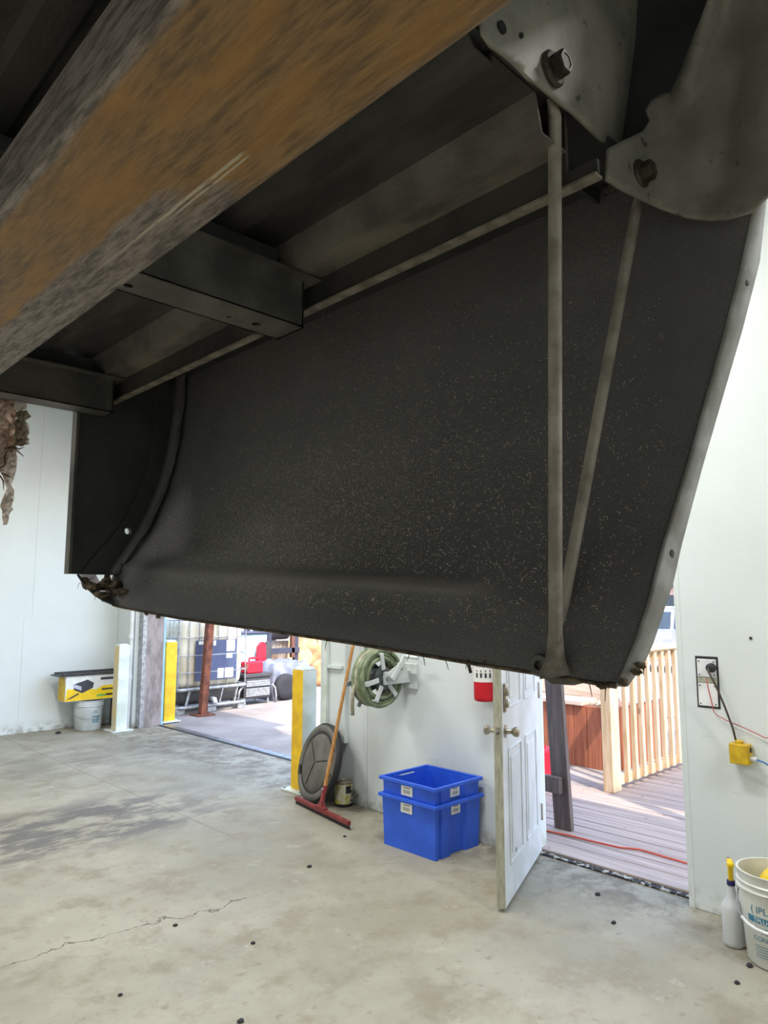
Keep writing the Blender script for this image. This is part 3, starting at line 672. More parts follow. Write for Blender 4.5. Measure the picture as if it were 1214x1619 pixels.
# cover-draped machine
b = MB(); rows = []
for i in range(25):
    u = i/24; row = []
    for j in range(25):
        v = j/24; dx, dy = (u-.5)*2, (v-.5)*2; r_ = max(abs(dx), abs(dy))
        hgt = .58*(1-max(0, (r_-.62)/.38)**2.2)+.07*noise.noise((u*5, v*5, 3.))*(1 if r_ < .9 else 0)
        fold = 1+.06*math.sin(14*math.atan2(dy, dx))*max(0, r_-.55)
        row.append((7.25+dx*.46*fold, 9.98+dy*.42*fold, -.012+max(0.0, hgt)))
    rows.append(row)
o = thing('covered_machine', 'low machine under a grey cloth cover with dark tyre below', 'machine', (7.25, 9.98, -.012))
b.grid(rows).build('cloth_cover', 'tarp', o, smooth=True, solid=.006)
MB().lathe((7.02, 9.52, .20), [(.10, -.05), (.20, -.05), (.21, 0), (.20, .05), (.10, .05)], 22, (0, 1, 0)).build('tyre', 'tyre', o, smooth=True)
for i, (x, y, r_, lb_) in enumerate([(8.9, 11.9, .42, 'sunlit tan boulder directly behind the storage rack'), (10.2, 12.6, .62, 'largest sunlit tan boulder of the yard bank'),
        (8.75, 10.75, .26, 'smallest tan boulder of the yard bank, nearest the rack'), (9.7, 10.9, .36, 'mid-sized tan boulder to the right of the smallest one'), (11.5, 11.6, .48, 'tan boulder at the right end of the yard bank')]):
    rock('boulder', (x, y, -.012), (r_, r_, r_*1.15), 'stonewarm', lb_, 'boulder', None, 40+i)

# ================================================================== INSIDE, along the walls
def bollard(cx, cy, h, label, left, right, s=.075, cap='bolwhite'):
    o = thing('bollard', label, 'bollard', (cx, cy, 0))
    b = MB().box(cx-s, cx+s, cy-s, cy+s, .012, h); q = b.build('post_body', left, o, mats=[left, right], bevel=.008)
    for p in q.data.polygons: p.material_index = 1 if (p.normal.y < -.5 or p.normal.x > .5) else 0
    b = MB(); b.hexa([(cx-s, cy-s, h), (cx+s, cy-s, h), (cx+s, cy+s, h), (cx-s, cy+s, h), (cx-s*.7, cy-s*.7, h+.025), (cx+s*.7, cy-s*.7, h+.025), (cx+s*.7, cy+s*.7, h+.025), (cx-s*.7, cy+s*.7, h+.025)])
    b.build('post_cap', cap, o, bevel=.006)
    q = MB().box(cx-s-.06, cx+s+.06, cy-s-.06, cy+s+.06, 0, .014).build('base_plate', 'bolwhite', o, bevel=.003)
    for dx in (-1, 1):
        for dy in (-1, 1): MB().lathe((cx+dx*(s+.035), cy+dy*(s+.035), .014), [(.014, 0), (.014, .012), (.008, .016)], 6).build('anchor_bolt', 'galv', q)
    return o
bollard(3.90, 8.68, 1.02, 'white square bollard with faded yellow side before the far wall', 'boltan', 'bolwhite', .07)
bollard(4.64, 8.90, 1.03, 'bright yellow square bollard beside the grey column and tote', 'yellow', 'yellow', .08)
bollard(3.83, 4.925, .99, 'yellow and white bollard behind the leaning black lid', 'yellow', 'bolwhite', .075)

# pail and charger carton by the far wall
def pail(name, label, cx, cy, z, h, r0, r1, m, n=32):
    o = thing(name, label, 'bucket', (cx, cy, z))
    p = [(0, .004), (r0*.97, .004), (r0, .01), (r1, h*.80), (r1+.004, h*.80), (r1+.010, h*.815), (r1+.004, h*.83), (r1+.003, h*.87), (r1+.009, h*.885), (r1+.003, h*.90), (r1+.004, h*.985), (r1+.008, h), (r1-.002, h), (r1-.004, h*.9), (r0-.004, .012), (0, .012)]
    MB().lathe((cx, cy, z), p, n).build('pail_body', m, o, smooth=True, angle=45); return o
def wrap_text(par, cx, cy, z, r0, r1, h, body, size, ang, zz, m='teal', name='print'):
    vs_, fs = text_mesh(body, size); out = []
    for v in vs_:
        zc = zz+v.y; r_ = r0+(r1-r0)*min(zc/(h*.8), 1)+.0012; g = ang+v.x/r_
        out.append((cx+r_*math.cos(g), cy+r_*math.sin(g), z+zc))
    MB().add(out, fs).build(name, m, par)
def wrap_band(par, cx, cy, z, r0, r1, h, a0, a1, z0, z1, m='teal', name='print', tilt=0):
    rows = []
    for zz in (z0, (z0+z1)/2, z1):
        r_ = r0+(r1-r0)*min(zz/(h*.8), 1)+.0008
        rows.append([(cx+r_*math.cos(a0+(a1-a0)*k/10), cy+r_*math.sin(a0+(a1-a0)*k/10), z+zz) for k in range(11)])
    MB().grid(rows).build(name, m, par)
lx, ly = 3.66, 9.03
o = pail('storage_pail', 'grey-white pail with teal print under the yellow carton', lx, ly, 0, .36, .15, .168, 'pailgrime')
fa = math.atan2(-ly, -lx)
for i, (bd, zz, sz) in enumerate([('IPL', .205, .05)]): wrap_text(o, lx, ly, 0, .15, .168, .36, bd, sz, fa+.55, zz)
for i in range(4): wrap_band(o, lx, ly, 0, .15, .168, .36, fa+.30, fa+.86, .165-.022*i, .178-.022*i)
MB().tube([(lx+.16*math.cos(fa+a), ly+.16*math.sin(fa+a)-.02, .20-.05*math.cos(a)) for a in (-1.4, -1, -.5, 0, .5, 1, 1.4)], .004, 6).build('bail_handle', 'galv', o, smooth=True)
cb = thing('charger_carton', 'long yellow and white carton lying across the pail by the wall', 'carton', (3.7, 9.0, .363))
cx0, cx1, cy0, cy1, cz0, cz1 = 3.33, 4.02, 8.93, 9.17, .365, .665
MB().box(cx0, cx1, cy0, cy1, cz0, cz1).build('carton_body', 'whiteprint', cb, bevel=.004)
f = lambda a, c: (a, cy0-.0012, c)
MB().plate([(cx0, cz0+.005), (cx1, cz0+.005), (cx1, cz0+.17), (cx0+.46, cz0+.165), (cx0+.38, cz0+.125), (cx0+.02, cz0+.15)], [], f, (0, .001, 0)).build('yellow_print', 'yellowb', cb)
g = lambda a, c: (a, cy0-.0022, c)
q = MB().plate([(cx0+.10, .50), (cx0+.20, .455), (cx0+.33, .51), (cx0+.34, .57), (cx0+.26, .615), (cx0+.09, .565)], [], g, (0, .001, 0)).build('charger_picture', 'dustprint', cb)
MB().plate([(cx0+.09, .53), (cx0+.19, .487), (cx0+.19, .535), (cx0+.10, .57)], [], lambda a, c: (a, cy0-.0032, c), (0, .001, 0)).build('picture_face', 'greyprint', q)
MB().plate([(cx0+.005, .385), (cx0+.15, .46), (cx0+.17, .45), (cx0+.07, .40)], [], g, (0, .001, 0)).build('picture_cable', 'dustprint', cb)
for (a, c, e, h_, m) in ((.42, .62, .60, .63, 'dustprint'), (.44, .60, .475, .495, 'dustprint'), (.38, .50, .40, .425, 'greenink'), (.50, .58, .405, .43, 'ink')):
    MB().plate([(cx0+a, e), (cx0+c, e), (cx0+c, h_), (cx0+a, h_)], [], g, (0, .001, 0)).build('print_block', m, cb)
MB().plate([(cy0+.01, cz0+.005), (cy1-.01, cz0+.005), (cy1-.01, cz1-.005), (cy0+.05, cz1-.005), (cy0+.01, cz1-.1)], [], lambda a, c: (cx0-.0012, a, c), (.001, 0, 0)).build('side_print', 'yellowbox', cb)
o = thing('black_tray', 'thin black slatted tray lying on top of the yellow carton', 'tray', (3.7, 9.0, .667))
MB().box(3.24, 4.03, 8.91, 9.19, .667, .682).build('tray_base', 'black', o, bevel=.004)
MB().box(3.28, 4.03, 8.905, 8.925, .682, .705).build('tray_edge', 'black', o, bevel=.003); MB().box(3.28, 4.03, 9.175, 9.19, .682, .705).build('tray_edge', 'black', o, bevel=.003)
MB().lathe((3.30, 8.93, .682), [(.03, 0), (.03, .02), (.018, .03)], 12).build('tray_knob', 'black', o)
o = MB().box(3.955, 4.005, 9.0, 9.08, 0, .362).build('prop_block', 'black', bevel=.004); tag(o, 'dark upright block propping the carton behind the white bollard', 'block')

# hose reel on the right wall
RC = Vector((3.60, col_y(597, 3.60, 1.03), 1.025)); RY0 = RC.y
o = thing('hose_reel', 'white wall hose reel wound with pale green hose', 'hose reel', RC)
for k in range(11):      # wound turns, each its own ring
    la, wi = divmod(k, 4) if k < 8 else (2, k-8)
    rr = .195-.026*la; yy = RY0-.045+wi*.032+(.012 if la % 2 else 0)
    pts = [(RC.x+(rr+.004*math.sin(3*a+k))*math.cos(a), yy+.004*math.sin(2*a+k*1.7), RC.z+(rr+.004*math.sin(2*a+k))*math.sin(a)) for a in [2*math.pi*j/36 for j in range(37)]]
    MB().tube(pts, .0155, 8, False).build('hose_turn', 'hosew' if k in (2, 5, 9) else 'hose', o, smooth=True)
pts = [(RC.x-.19, RY0+.03, RC.z-.03), (RC.x-.20, RY0+.045, RC.z-.10), (RC.x-.198, RY0+.05, RC.z-.17), (RC.x-.195, RY0+.05, RC.z-.25)]
MB().tube(pts, .013, 8).build('hose_end', 'hosew', o, smooth=True)
MB().lathe((RC.x, RY0-.065, RC.z), [(0, 0), (.085, 0), (.085, .012), (.06, .016), (.06, .13), (.10, .134), (.10, .146), (0, .146)], 24, (0, 1, 0)).build('hub', 'hub', o, smooth=True, angle=40)
for a in (100, 190, 242, 312, 28):
    for side in (-1, 1):
        ya = RY0-.072 if side < 0 else RY0+.085
        d = Vector((math.cos(R(a)), 0, math.sin(R(a)))); c0 = Vector((RC.x, ya, RC.z))
        b = MB(); b.bar(c0+d*.06, c0+d*(.175 if side < 0 else .23), .034, .012, (0, 1, 0))
        if side < 0: b.bar(c0+d*.172, c0+d*.18+Vector((0, .05*side*-1, 0)), .034, .012, tuple(d))
        b.build('spoke', 'reel' if side < 0 else 'galv', o, bevel=.003)
MB().box(RC.x-.02, 3.856, RY0-.105, RY0-.075, RC.z-.045, RC.z+.045).build('wall_arm', 'reel', o, bevel=.005)
MB().box(3.835, 3.856, RY0-.16, RY0-.02, RC.z-.09, RC.z+.09).build('wall_plate', 'reel', o, bevel=.004)
MB().bar((RC.x+.03, RY0-.115, RC.z-.01), (RC.x+.16, RY0-.125, RC.z+.15), .04, .016, (0, 1, 0)).build('crank_arm', 'reel', o, bevel=.004)
MB().tube([(RC.x+.16, RY0-.12, RC.z+.15), (RC.x+.17, RY0-.24, RC.z+.14)], .013, 10).build('crank_handle', 'reel', o, smooth=True, angle=40)
MB().lathe((RC.x, RY0-.10, RC.z), [(0, -.02), (.018, -.02), (.02, 0), (.02, .04)], 14, (0, 1, 0)).build('axle_nut', 'galv', o)

# black round lid leaning on the wall
lc = Vector((3.69, col_y(503, 3.69, .29), .30)); ln = Vector((-1, .21, .30)).normalized()
o = thing('bin_lid', 'large round dusty black plastic bin lid leaning on the wall', 'lid', (lc.x, lc.y, 0))
prof = [(0, .030), (.10, .032), (.205, .026), (.222, .012), (.232, .010), (.25, .022), (.268, .024), (.292, .014), (.30, .0), (.30, -.03), (.293, -.03), (.29, -.004), (.24, .004), (.20, .016), (0, .022)]
MB().lathe(lc, prof, 48, ln, ref=(0, 1, 0)).build('lid_body', 'lid', o, smooth=True, angle=40)
u = Vector((0, 1, 0)); u = (u-ln*u.dot(ln)).normalized(); wv = ln.cross(u)
MB().lathe(lc, [(.290, -.034), (.304, -.034), (.306, .0), (.300, .006), (.292, .0155)], 48, ln).build('lid_rim', 'lidd', o, smooth=True, angle=40)
for a, rr in ((20, .245), (200, .245), (-150, .262), (160, .262)):
    d = u*math.cos(R(a))+wv*math.sin(R(a)); t = ln.cross(d)
    MB().obox(lc+d*rr+ln*.026, d*.012, t*.035, ln*.004).build('vent_slot', 'lidd', o)
for a in (70, 190, 310):
    d = u*math.cos(R(a))+wv*math.sin(R(a)); t = ln.cross(d); MB().obox(lc+d*.10+ln*.034, d*.09, t*.003, ln*.002).build('lid_rib', 'lidd', o)

# paint can and wall spigot
px_, py_ = 3.775, col_y(543, 3.775, .1)
o = thing('paint_can', 'small paint can with torn yellow and white label on the floor', 'paint can', (px_, py_, 0))
MB().lathe((px_, py_, 0), [(.066, 0), (.069, .004), (.069, .022)], 28).build('can_base', 'lidd', o, smooth=True, angle=40)
MB().lathe((px_, py_, .022), [(.068, 0), (.068, .145)], 28).build('can_label', 'can', o, smooth=True, angle=40)
fa2 = math.atan2(-py_, -px_)
MB().lathe((px_, py_, .10), [(.0688, 0), (.0688, .055)], 8, a0=fa2+.25, a1=fa2+1.0).build('label_block', 'ink', o, smooth=True)
MB().lathe((px_, py_, .167), [(.068, 0), (.071, .004), (.071, .014), (.064, .018), (.060, .012), (.030, .012), (.028, .016), (0, .016)], 28).build('can_lid', 'cantop', o, smooth=True, angle=40)
sy = col_y(563, 3.84, .06)
o = thing('wall_spigot', 'small brass spigot low on the wall beside the paint can', 'spigot', (3.84, sy, .06))
MB().tube([(3.856, sy, .07), (3.80, sy, .07), (3.785, sy, .045)], .011, 10).build('spout', 'cantop', o, smooth=True)
MB().lathe((3.81, sy, .08), [(.006, 0), (.006, .022), (.022, .024), (.022, .032), (.01, .034)], 12).build('tap_handle', 'hub', o)

# squeegee
sl, sr = on(468, 1268, 2, .012), on(552, 1309, 2, .012)
o = thing('floor_squeegee', 'red floor squeegee with long wooden handle leaning on the wall', 'squeegee', (sl.lerp(sr, .5).x, sl.lerp(sr, .5).y, 0))
sd_ = (sr-sl).normalized(); sn = Vector((-sd_.y, sd_.x, 0)); mid_s = sl.lerp(sr, .5)
if sn.x < 0: sn = -sn
b = MB(); b.bar(sl+Vector((0, 0, .030)), sr+Vector((0, 0, .030)), .030, .030, (0, 0, 1)); b.build('frame', 'redmetal', o, bevel=.005)
b = MB(); b.hexa([sl-sn*.003+Vector((0, 0, -.011)), sr-sn*.003+sd_*.02+Vector((0, 0, -.011)), sr+sn*.003+sd_*.02+Vector((0, 0, -.011)), sl+sn*.003+Vector((0, 0, -.011)),
                  sl-sn*.003+Vector((0, 0, .018)), sr-sn*.003+Vector((0, 0, .018)), sr+sn*.003+Vector((0, 0, .018)), sl+sn*.003+Vector((0, 0, .018))]); b.build('rubber_blade', 'rubber', o)
hb = mid_s+Vector((0, 0, .05)); hx = on(559, 1015, 0, 3.81); ht = hb+(hx-hb)*((3.835-hb.x)/(hx.x-hb.x))
hd = (ht-hb).normalized()
MB().tube([hb+hd*.12, ht], [.0150, .0125], 12).build('handle', 'handle', o, smooth=True, angle=40)
MB().tube([hb+hd*.0, hb+hd*.05, hb+hd*.15], [.024, .019, .018], 12).build('socket', 'redmetal', o, smooth=True, angle=40)
b = MB(); b.add([mid_s-sd_*.07+Vector((0, 0, .045)), mid_s+sd_*.07+Vector((0, 0, .045)), hb+hd*.07], [(0, 1, 2)]); b.build('gusset', 'redmetal', o, solid=.006, solid_off=0)
q = MB(); q.obox(mid_s+Vector((0, 0, .048)), sd_*.07, sn*.018, Vector((0, 0, .008))); q.build('clamp', 'redmetal', o, bevel=.004)
MB().lathe(hb+hd*.13-sn*.016, [(.006, 0), (.006, .006), (.003, .008)], 8, -sn).build('screw', 'white', o)

# nested blue crates
def crate(name, label, x0, x1, y0, y1, z0, h, group=None, stick_z=None):
    o = thing(name, label, 'crate', ((x0+x1)/2, (y0+y1)/2, z0), group)
    def outline(ins, z, grow):
        a, c, e, f = x0+ins, x1-ins, y0+ins, y1-ins; w_ = c-a; d = .022
        pts = [(a, e), (a+.03, e), (a+.036, e+.012), (a+.052, e+.012), (a+.058, e), (a+w_*.33, e), (a+w_*.36, e+d), (a+w_*.66, e+d), (a+w_*.69, e), (c, e)]
        pts += [(c, f), (a+w_*.69, f), (a+w_*.66, f-d), (a+w_*.36, f-d), (a+w_*.33, f), (a, f)]
        return [(p, q, z) for p, q in pts]
    b = MB(); rows = [outline(.011, z0, 0), outline(.0065, z0+h*.5, 0), outline(.002, z0+h-.02, 0)]
    b.grid([[*r, r[0]] for r in rows]); n = len(rows[0]); b.f.append(tuple(range(n)))
    b.build('crate_body', 'blue', o, solid=.004, weld=True, bevel=.0015, seg=1)
    rim = MB(); t = .020
    X0, X1, Y0, Y1 = x0-t+.002, x1+t-.002, y0-t+.002, y1+t-.002
    rim.plate([(X0, Y0), (X1, Y0), (X1, Y1), (X0, Y1)], [[(x0+.004, y0+.004), (x1-.004, y0+.004), (x1-.004, y1-.004), (x0+.004, y1-.004)]], lambda a, c: (a, c, z0+h-.022), (0, 0, .022))
    rim.build('rim', 'blue', o, bevel=.003)
    for (yy) in (y0+.05, y1-.12):
        pass
    zs = z0+h-.026-.062
    wx = x0+.0
    ym = y0+(y1-y0)*.52
    MB().box(wx+.003-.0045, wx+.0005, ym-.05, ym+.05, zs, zs+.058).build('sticker', 'barcode', o)
    xm = x0+(x1-x0)*.50
    MB().box(xm-.048, xm+.04, y0+.0195, y0+.0235, zs, zs+.058).build('sticker', 'barcode', o)
    return o
C = (3.375, 3.815, 3.03, 3.50)
crate('plastic_crate', 'lower of the two nested blue plastic crates, standing on the floor', *C, 0.0, .325)
crate('plastic_crate', 'upper of the two nested blue plastic crates, rim standing higher', C[0]+.004, C[1]-.004, C[2]+.004, C[3]-.004, .115, .315)

# fire extinguisher
ey = col_y(766, 3.775, .98)
o = thing('fire_extinguisher', 'red fire extinguisher with white instruction label hung on the wall', 'extinguisher', (3.775, ey, .93))
ec = (3.775, ey, .925)
MB().lathe(ec, [(0, .006), (.058, .0), (.068, .008), (.07, .03), (.07, .40), (.06, .43), (.035, .455), (.026, .47), (.026, .50), (0, .50)], 32).build('cylinder', 'red', o, smooth=True, angle=50)
fe = math.atan2(-ey, -3.775)
lb = MB().lathe((3.775, ey, 1.05), [(.0712, 0), (.0712, .22)], 20, a0=fe-1.45, a1=fe+1.45).build('label', 'paper', o, smooth=True)
for i in range(4):
    a = fe-.72+i*.42
    MB().lathe((3.775, ey, 1.078), [(.0722, 0), (.0722, .030)], 3, a0=a-.10, a1=a+.10).build('pictogram', 'dustprint', lb, smooth=True)
    MB().lathe((3.775, ey, 1.115), [(.0722, 0), (.0722, .012)], 3, a0=a-.06, a1=a+.04).build('pictogram', 'dustprint', lb, smooth=True)
for i in range(4): MB().lathe((3.775, ey, 1.145+.018*i), [(.0722, 0), (.0722, .006)], 8, a0=fe-.9, a1=fe+.6-.12*(i % 2)).build('label_line', 'greyprint', lb, smooth=True)
MB().lathe((3.775, ey, 1.425), [(.02, 0), (.022, .03), (.012, .05)], 14).build('valve', 'chrome', o)
for z, t in ((1.465, .2), (1.495, .45)): MB().bar((3.775, ey, z), (3.70, ey-.11, z+.05*t), .022, .006).build('lever', 'ink', o, bevel=.002)
MB().tube([(3.76, ey+.02, 1.44), (3.72, ey+.09, 1.40), (3.72, ey+.10, 1.2), (3.74, ey+.085, 1.10)], .011, 10).build('discharge_hose', 'ink', o, smooth=True)
MB().box(3.843, 3.856, ey-.03, ey+.03, .98, 1.40).build('wall_bracket', 'galv', o, bevel=.002)
o = thing('trim_2', 'short white batten on the wall beside the extinguisher', 'trim', (3.85, ey-.13, 1.0), kind='structure')
MB().box(3.835, 3.856, ey-.155, ey-.115, .86, 1.05).build('batten', 'wall', o, bevel=.004)

# electrical plates, plug, cord and yellow outlet box on the right-hand wall
FX = XW-.004
def W(px, py, x=FX): return on(px, py, 0, x)
o = thing('outlet_plates', 'two square white cover plates set in a gap in the wall', 'outlet', W(1119, 1080))
a, c = W(1100, 1038), W(1138, 1120)
yA, yB, zA, zB = c.y, a.y, c.z, a.z
MB().box(FX-.0015, FX, yA-.004, yB+.004, zA-.004, zB+.004).build('recess', 'ink', o)
zm = (zA+zB)/2
MB().box(FX-.004, FX-.0015, yA+.004, yB-.004, zm-.004, zm+.028).build('spacer', 'doorwood', o)
for z0_, z1_ in ((zm+.026, zB-.010), (zA+.006, zm-.006)):
    q = MB().box(FX-.008, FX-.0015, yA+.005, yB-.005, z0_, z1_).build('cover_plate', 'white', o, bevel=.003)
    for yy in (yA+.016, yB-.016):
        for zz in (z0_+.012, z1_-.012): MB().lathe((FX-.008, yy, zz), [(.004, 0), (.004, .002)], 8, (-1, 0, 0)).build('screw', 'hub', q)
pp = W(1123, 1056, FX-.03)
pl = thing('power_plug', 'round black plug with brown cord pushed into the upper plate', 'plug', pp)
MB().lathe((FX-.008, pp.y, pp.z), [(.022, 0), (.024, .006), (.022, .03), (.014, .036), (.012, .05)], 18, (-1, 0, 0)).build('plug_body', 'ink', pl, smooth=True, angle=50)
yb = W(1163, 1172, FX-.035)
pts = [Vector((FX-.055, pp.y, pp.z)), Vector((FX-.075, pp.y-.006, pp.z-.015)), W(1132, 1085, FX-.06), W(1146, 1118, FX-.05), W(1158, 1150, FX-.04), W(1163, 1170, FX-.035)]
MB().tube(pts, .0055, 8).build('cord', 'cord', pl, smooth=True)
by0, by1, bz0, bz1 = W(1184, 1200, FX-.05).y, W(1150, 1200, FX-.05).y, W(1167, 1208, FX-.05).z, W(1167, 1176, FX-.05).z
o = thing('outlet_box', 'small yellow rubber outlet box hanging from a brown cord', 'outlet box', ((FX-.03), (by0+by1)/2, bz0))
MB().box(FX-.062, FX-.002, by0, by1-.012, bz0, bz1).build('box_body', 'yellowbox', o, bevel=.006)
MB().lathe((FX-.035, (by0+by1)/2-.004, bz1), [(.02, 0), (.02, .012), (.012, .016)], 14).build('cord_grip', 'yellowbox', o, smooth=True, angle=40)
MB().box(FX-.058, FX-.006, by0-.003, by0, bz0+.006, bz1-.006).build('socket_face', 'yellowbox', o, bevel=.001)
MB().lathe((FX-.032, by0-.003, bz1-.026), [(.0125, 0), (.0125, .003)], 14, (0, -1, 0)).build('socket', 'ink', o)
bc0 = Vector((FX-.032, by0-.003, bz0+.03))
o = thing('blue_cord', 'blue cord with clear plug running from the yellow outlet box', 'cord', bc0)
MB().lathe(bc0, [(.013, 0), (.013, .02), (.008, .028)], 12, (0, -1, 0)).build('plug', 'bottle', o)
MB().tube([bc0+Vector((0, -.026, 0)), bc0+Vector((-.004, -.06, -.006)), bc0+Vector((0, -.10, -.03)), bc0+Vector((.01, -.20, -.09)), bc0+Vector((.015, -.34, -.14))], .004, 8).build('cord', 'bluecord', o, smooth=True)
pts = [W(*p, FX-.012) for p in ((1117, 1073), (1119, 1087), (1124, 1107), (1128, 1125), (1135, 1132), (1150, 1140), (1170, 1148), (1192, 1158), (1208, 1166), (1230, 1168), (1260, 1160))]
tag(MB().tube(pts, .0022, 6).build('red_wire', 'redwire', smooth=True), 'thin red wire drooping across the white wall', 'wire')
p = W(1187, 1009); tag(MB().lathe((FX, p.y, p.z), [(.006, -.002), (.008, .004), (.004, .006)], 10, (-1, 0, 0)).build('wall_screw', 'ink'), 'dark screw head in the white wall above the outlet', 'screw')
p = W(1187, 1009)
# spray bottle
sx, sy_ = 3.585, col_y(1159, 3.585, .1)
o = thing('spray_bottle', 'frosted spray bottle with yellow trigger and blue collar on the floor', 'bottle', (sx, sy_, 0))
MB().lathe((sx, sy_, 0), [(0, 0), (.040, 0), (.046, .008), (.047, .02), (.046, .13), (.047, .16), (.042, .178), (.030, .195), (.022, .22), (.016, .25), (.0155, .262), (0, .262)], 28).build('bottle_body', 'bottle', o, smooth=True, angle=60)
MB().lathe((sx, sy_, .262), [(.018, 0), (.018, .020), (.016, .022)], 20).build('collar', 'navy', o, smooth=True, angle=40)
hd_ = Vector((.88, .47, 0)).normalized(); sc = Vector((sx, sy_, 0)); pw = Vector((hd_.y, -hd_.x, 0))
b = MB(); b.plate([(-.014, .283), (.014, .283), (.013, .325), (.020, .345), (.040, .350), (.040, .368), (.0, .376), (-.022, .368), (-.024, .350), (-.014, .325)], [], lambda a, c: sc+hd_*a+Vector((0, 0, c))-pw*.011, pw*.022); b.build('trigger_head', 'yellowb', o, bevel=.004)
b = MB(); b.plate([(.018, .345), (.028, .345), (.024, .318), (.030, .300), (.024, .298), (.015, .318)], [], lambda a, c: sc+hd_*a+Vector((0, 0, c))-pw*.007, pw*.014); b.build('trigger', 'navy', o, bevel=.002)
MB().lathe(sc-hd_*.022+Vector((0, 0, .356)), [(0, -.008), (.012, -.006), (.0155, 0), (.0165, .012), (.014, .03)], 16, hd_).build('head_cap', 'yellowb', o, smooth=True)
MB().lathe(sc+hd_*.040+Vector((0, 0, .359)), [(.009, 0), (.010, .010), (.006, .014)], 12, hd_).build('nozzle', 'navy', o)
# white bucket with teal print and the yellow dome in it
bx, by_ = 3.565, col_y(1230, 3.565, .18)
BH, B0, B1 = .385, .130, .150
o = pail('plastic_bucket', 'white plastic bucket with teal lettering in the right-hand corner', bx, by_, 0, BH, B0, B1, 'pail', 40)
fb = math.atan2(-by_, -bx)-.30
wrap_text(o, bx, by_, 0, B0, B1, BH, '( IPL )', .042, fb-.14, .232)
wrap_band(o, bx, by_, 0, B0, B1, BH, fb-.62, fb+.9, .19, .216)
wrap_text(o, bx, by_, 0, B0, B1, BH, 'TPLUCOSO', .026, fb+.05, .1935, 'paper')
wrap_text(o, bx, by_, 0, B0, B1, BH, 'ICON', .036, fb+.12, .150)
wrap_text(o, bx, by_, 0, B0, B1, BH, 'CONTAINER', .027, fb+.08, .118)
for i in range(5): wrap_band(o, bx, by_, 0, B0, B1, BH, fb-.45, fb+.02-.06*(i % 2), .095-.011*i, .0975-.011*i)
for i in range(3):
    for j in range(3):
        if (i+j) % 2 == 0: wrap_band(o, bx, by_, 0, B0, B1, BH, fb+.16+.09*i, fb+.23+.09*i, .06+.014*j, .070+.014*j, 'ink')
hpts = []
for k in range(13):
    a = -1.5+3.0*k/12; r_ = .158+.006*math.cos(a)
    hpts.append((bx+r_*math.cos(fb+a), by_+r_*math.sin(fb+a), .285-.115*math.cos(a)**.7))
MB().tube(hpts, .003, 8).build('bail_handle', 'galv', o, smooth=True)
MB().tube([hpts[3+i] for i in range(5)], .0075, 8).build('handle_grip', 'white', o, smooth=True)
for s in (-1, 1): MB().lathe((bx+.150*math.cos(fb+s*1.5), by_+.150*math.sin(fb+s*1.5), .285), [(.016, 0), (.016, .012)], 12, (math.cos(fb+s*1.5), math.sin(fb+s*1.5), 0)).build('handle_lug', 'pail', o)
b = MB(); b.lathe((bx+.035, by_-.015, .29), [(.10*math.cos(R(t)), .10*math.sin(R(t))) for t in range(-60, 91, 10)], 28)
tag(b.build('yellow_dome', 'yellowb', smooth=True), 'glossy yellow rounded plastic dome poking out of the bucket', 'float')
# litter on the floor
for i, (px, py, r_) in enumerate([(489, 1371, .016), (92, 1160, .035), (545, 1323, .012), (277, 1464, .012), (400, 1492, .012), (190, 1574, .010), (380, 1616, .014), (945, 1415, .016), (970, 1460, .014), (1165, 1555, .013), (1185, 1528, .016)]):
    p = on(px, py, 2, 0)
    rock('crumb', (p.x, p.y, 0), (r_, r_*.8, r_*.5), 'tyre', 'small dark crumb of dirt on the concrete floor', 'debris', 'dirt crumbs on the floor', 60+i)

# ================================================================== THE RAISED TRUCK BODY
tk = thing('truck_body', 'underside of a raised black truck body with rusty beam and bracing rods', 'vehicle', (0, 0, H))
HZ = H
# --- curved side panel (runs along Y, seen from inside)
SEC = [(-.001, .640), (.012, .644), (.03, .652), (.068, .669), (.11, .696), (.153, .725), (.20, .748), (.258, .770), (.32, .786), (.38, .797), (.47, .805), (.70, .803)]
RIM = [(.2, -.086), (.30, -.083), (.41, -.075), (.515, -.069), (.72, -.055), (.9, -.045), (1.2, -.030), (1.45, -.011), (1.54, 0.0)]
YF = 1.54
rimz = lambda y: lerp_table(RIM, y)
secx = lambda zr: lerp_table(SEC, zr)
INNER = [(60, 1248), (200, 1218), (273, 1202), (420, 1170), (540, 1140), (640, 1112), (700, 1096), (780, 1072), (860, 1047), (954, 1023), (1016, 1003), (1063, 983), (1088, 972)]
OUTER = [(60, 1262), (200, 1232), (273, 1214), (414, 1199), (520, 1172), (640, 1137), (740, 1108), (860, 1076), (923, 1062), (970, 1046), (1016, 1031), (1048, 1017), (1088, 988)]
near = []                                  # (zr, Y) of the near edge
for py in range(60, 1090, 12):
    d = ray(lerp_table(INNER, py), py); lo, hi = .3, 1.6
    for _ in range(50):
        t = (lo+hi)/2; p = d*t
        if p.x > secx(p.z-rimz(p.y)): hi = t
        else: lo = t
    p = d*lo; near.append((p.z-rimz(p.y), p.y))
near.sort(); 
neary = lambda zr: lerp_table(near, zr)
NU, NV = 90, 84
zrs = [.66*(i/NV)**1.15 for i in range(NV+1)]
rows = []
for zr in zrs:
    ya, row = neary(zr), []
    for k in range(NU+1):
        y = ya+(YF-ya)*(k/NU); z = rimz(y)*(1-min(zr/.5, 1))+rimz(.9)*min(zr/.5, 1)*0+zr+ (rimz(y)*min(zr/.5,1))
        x_ = secx(zr)
        bead = math.exp(-((zr-.082)/.013)**2)*(1/(1+math.exp(-(y-.53)/.012)))
        x_ -= .009*bead
        x_ += .0012*noise.noise((y*6, zr*6, 1.3))
        row.append((x_, y, HZ+z))
    rows.append(row)
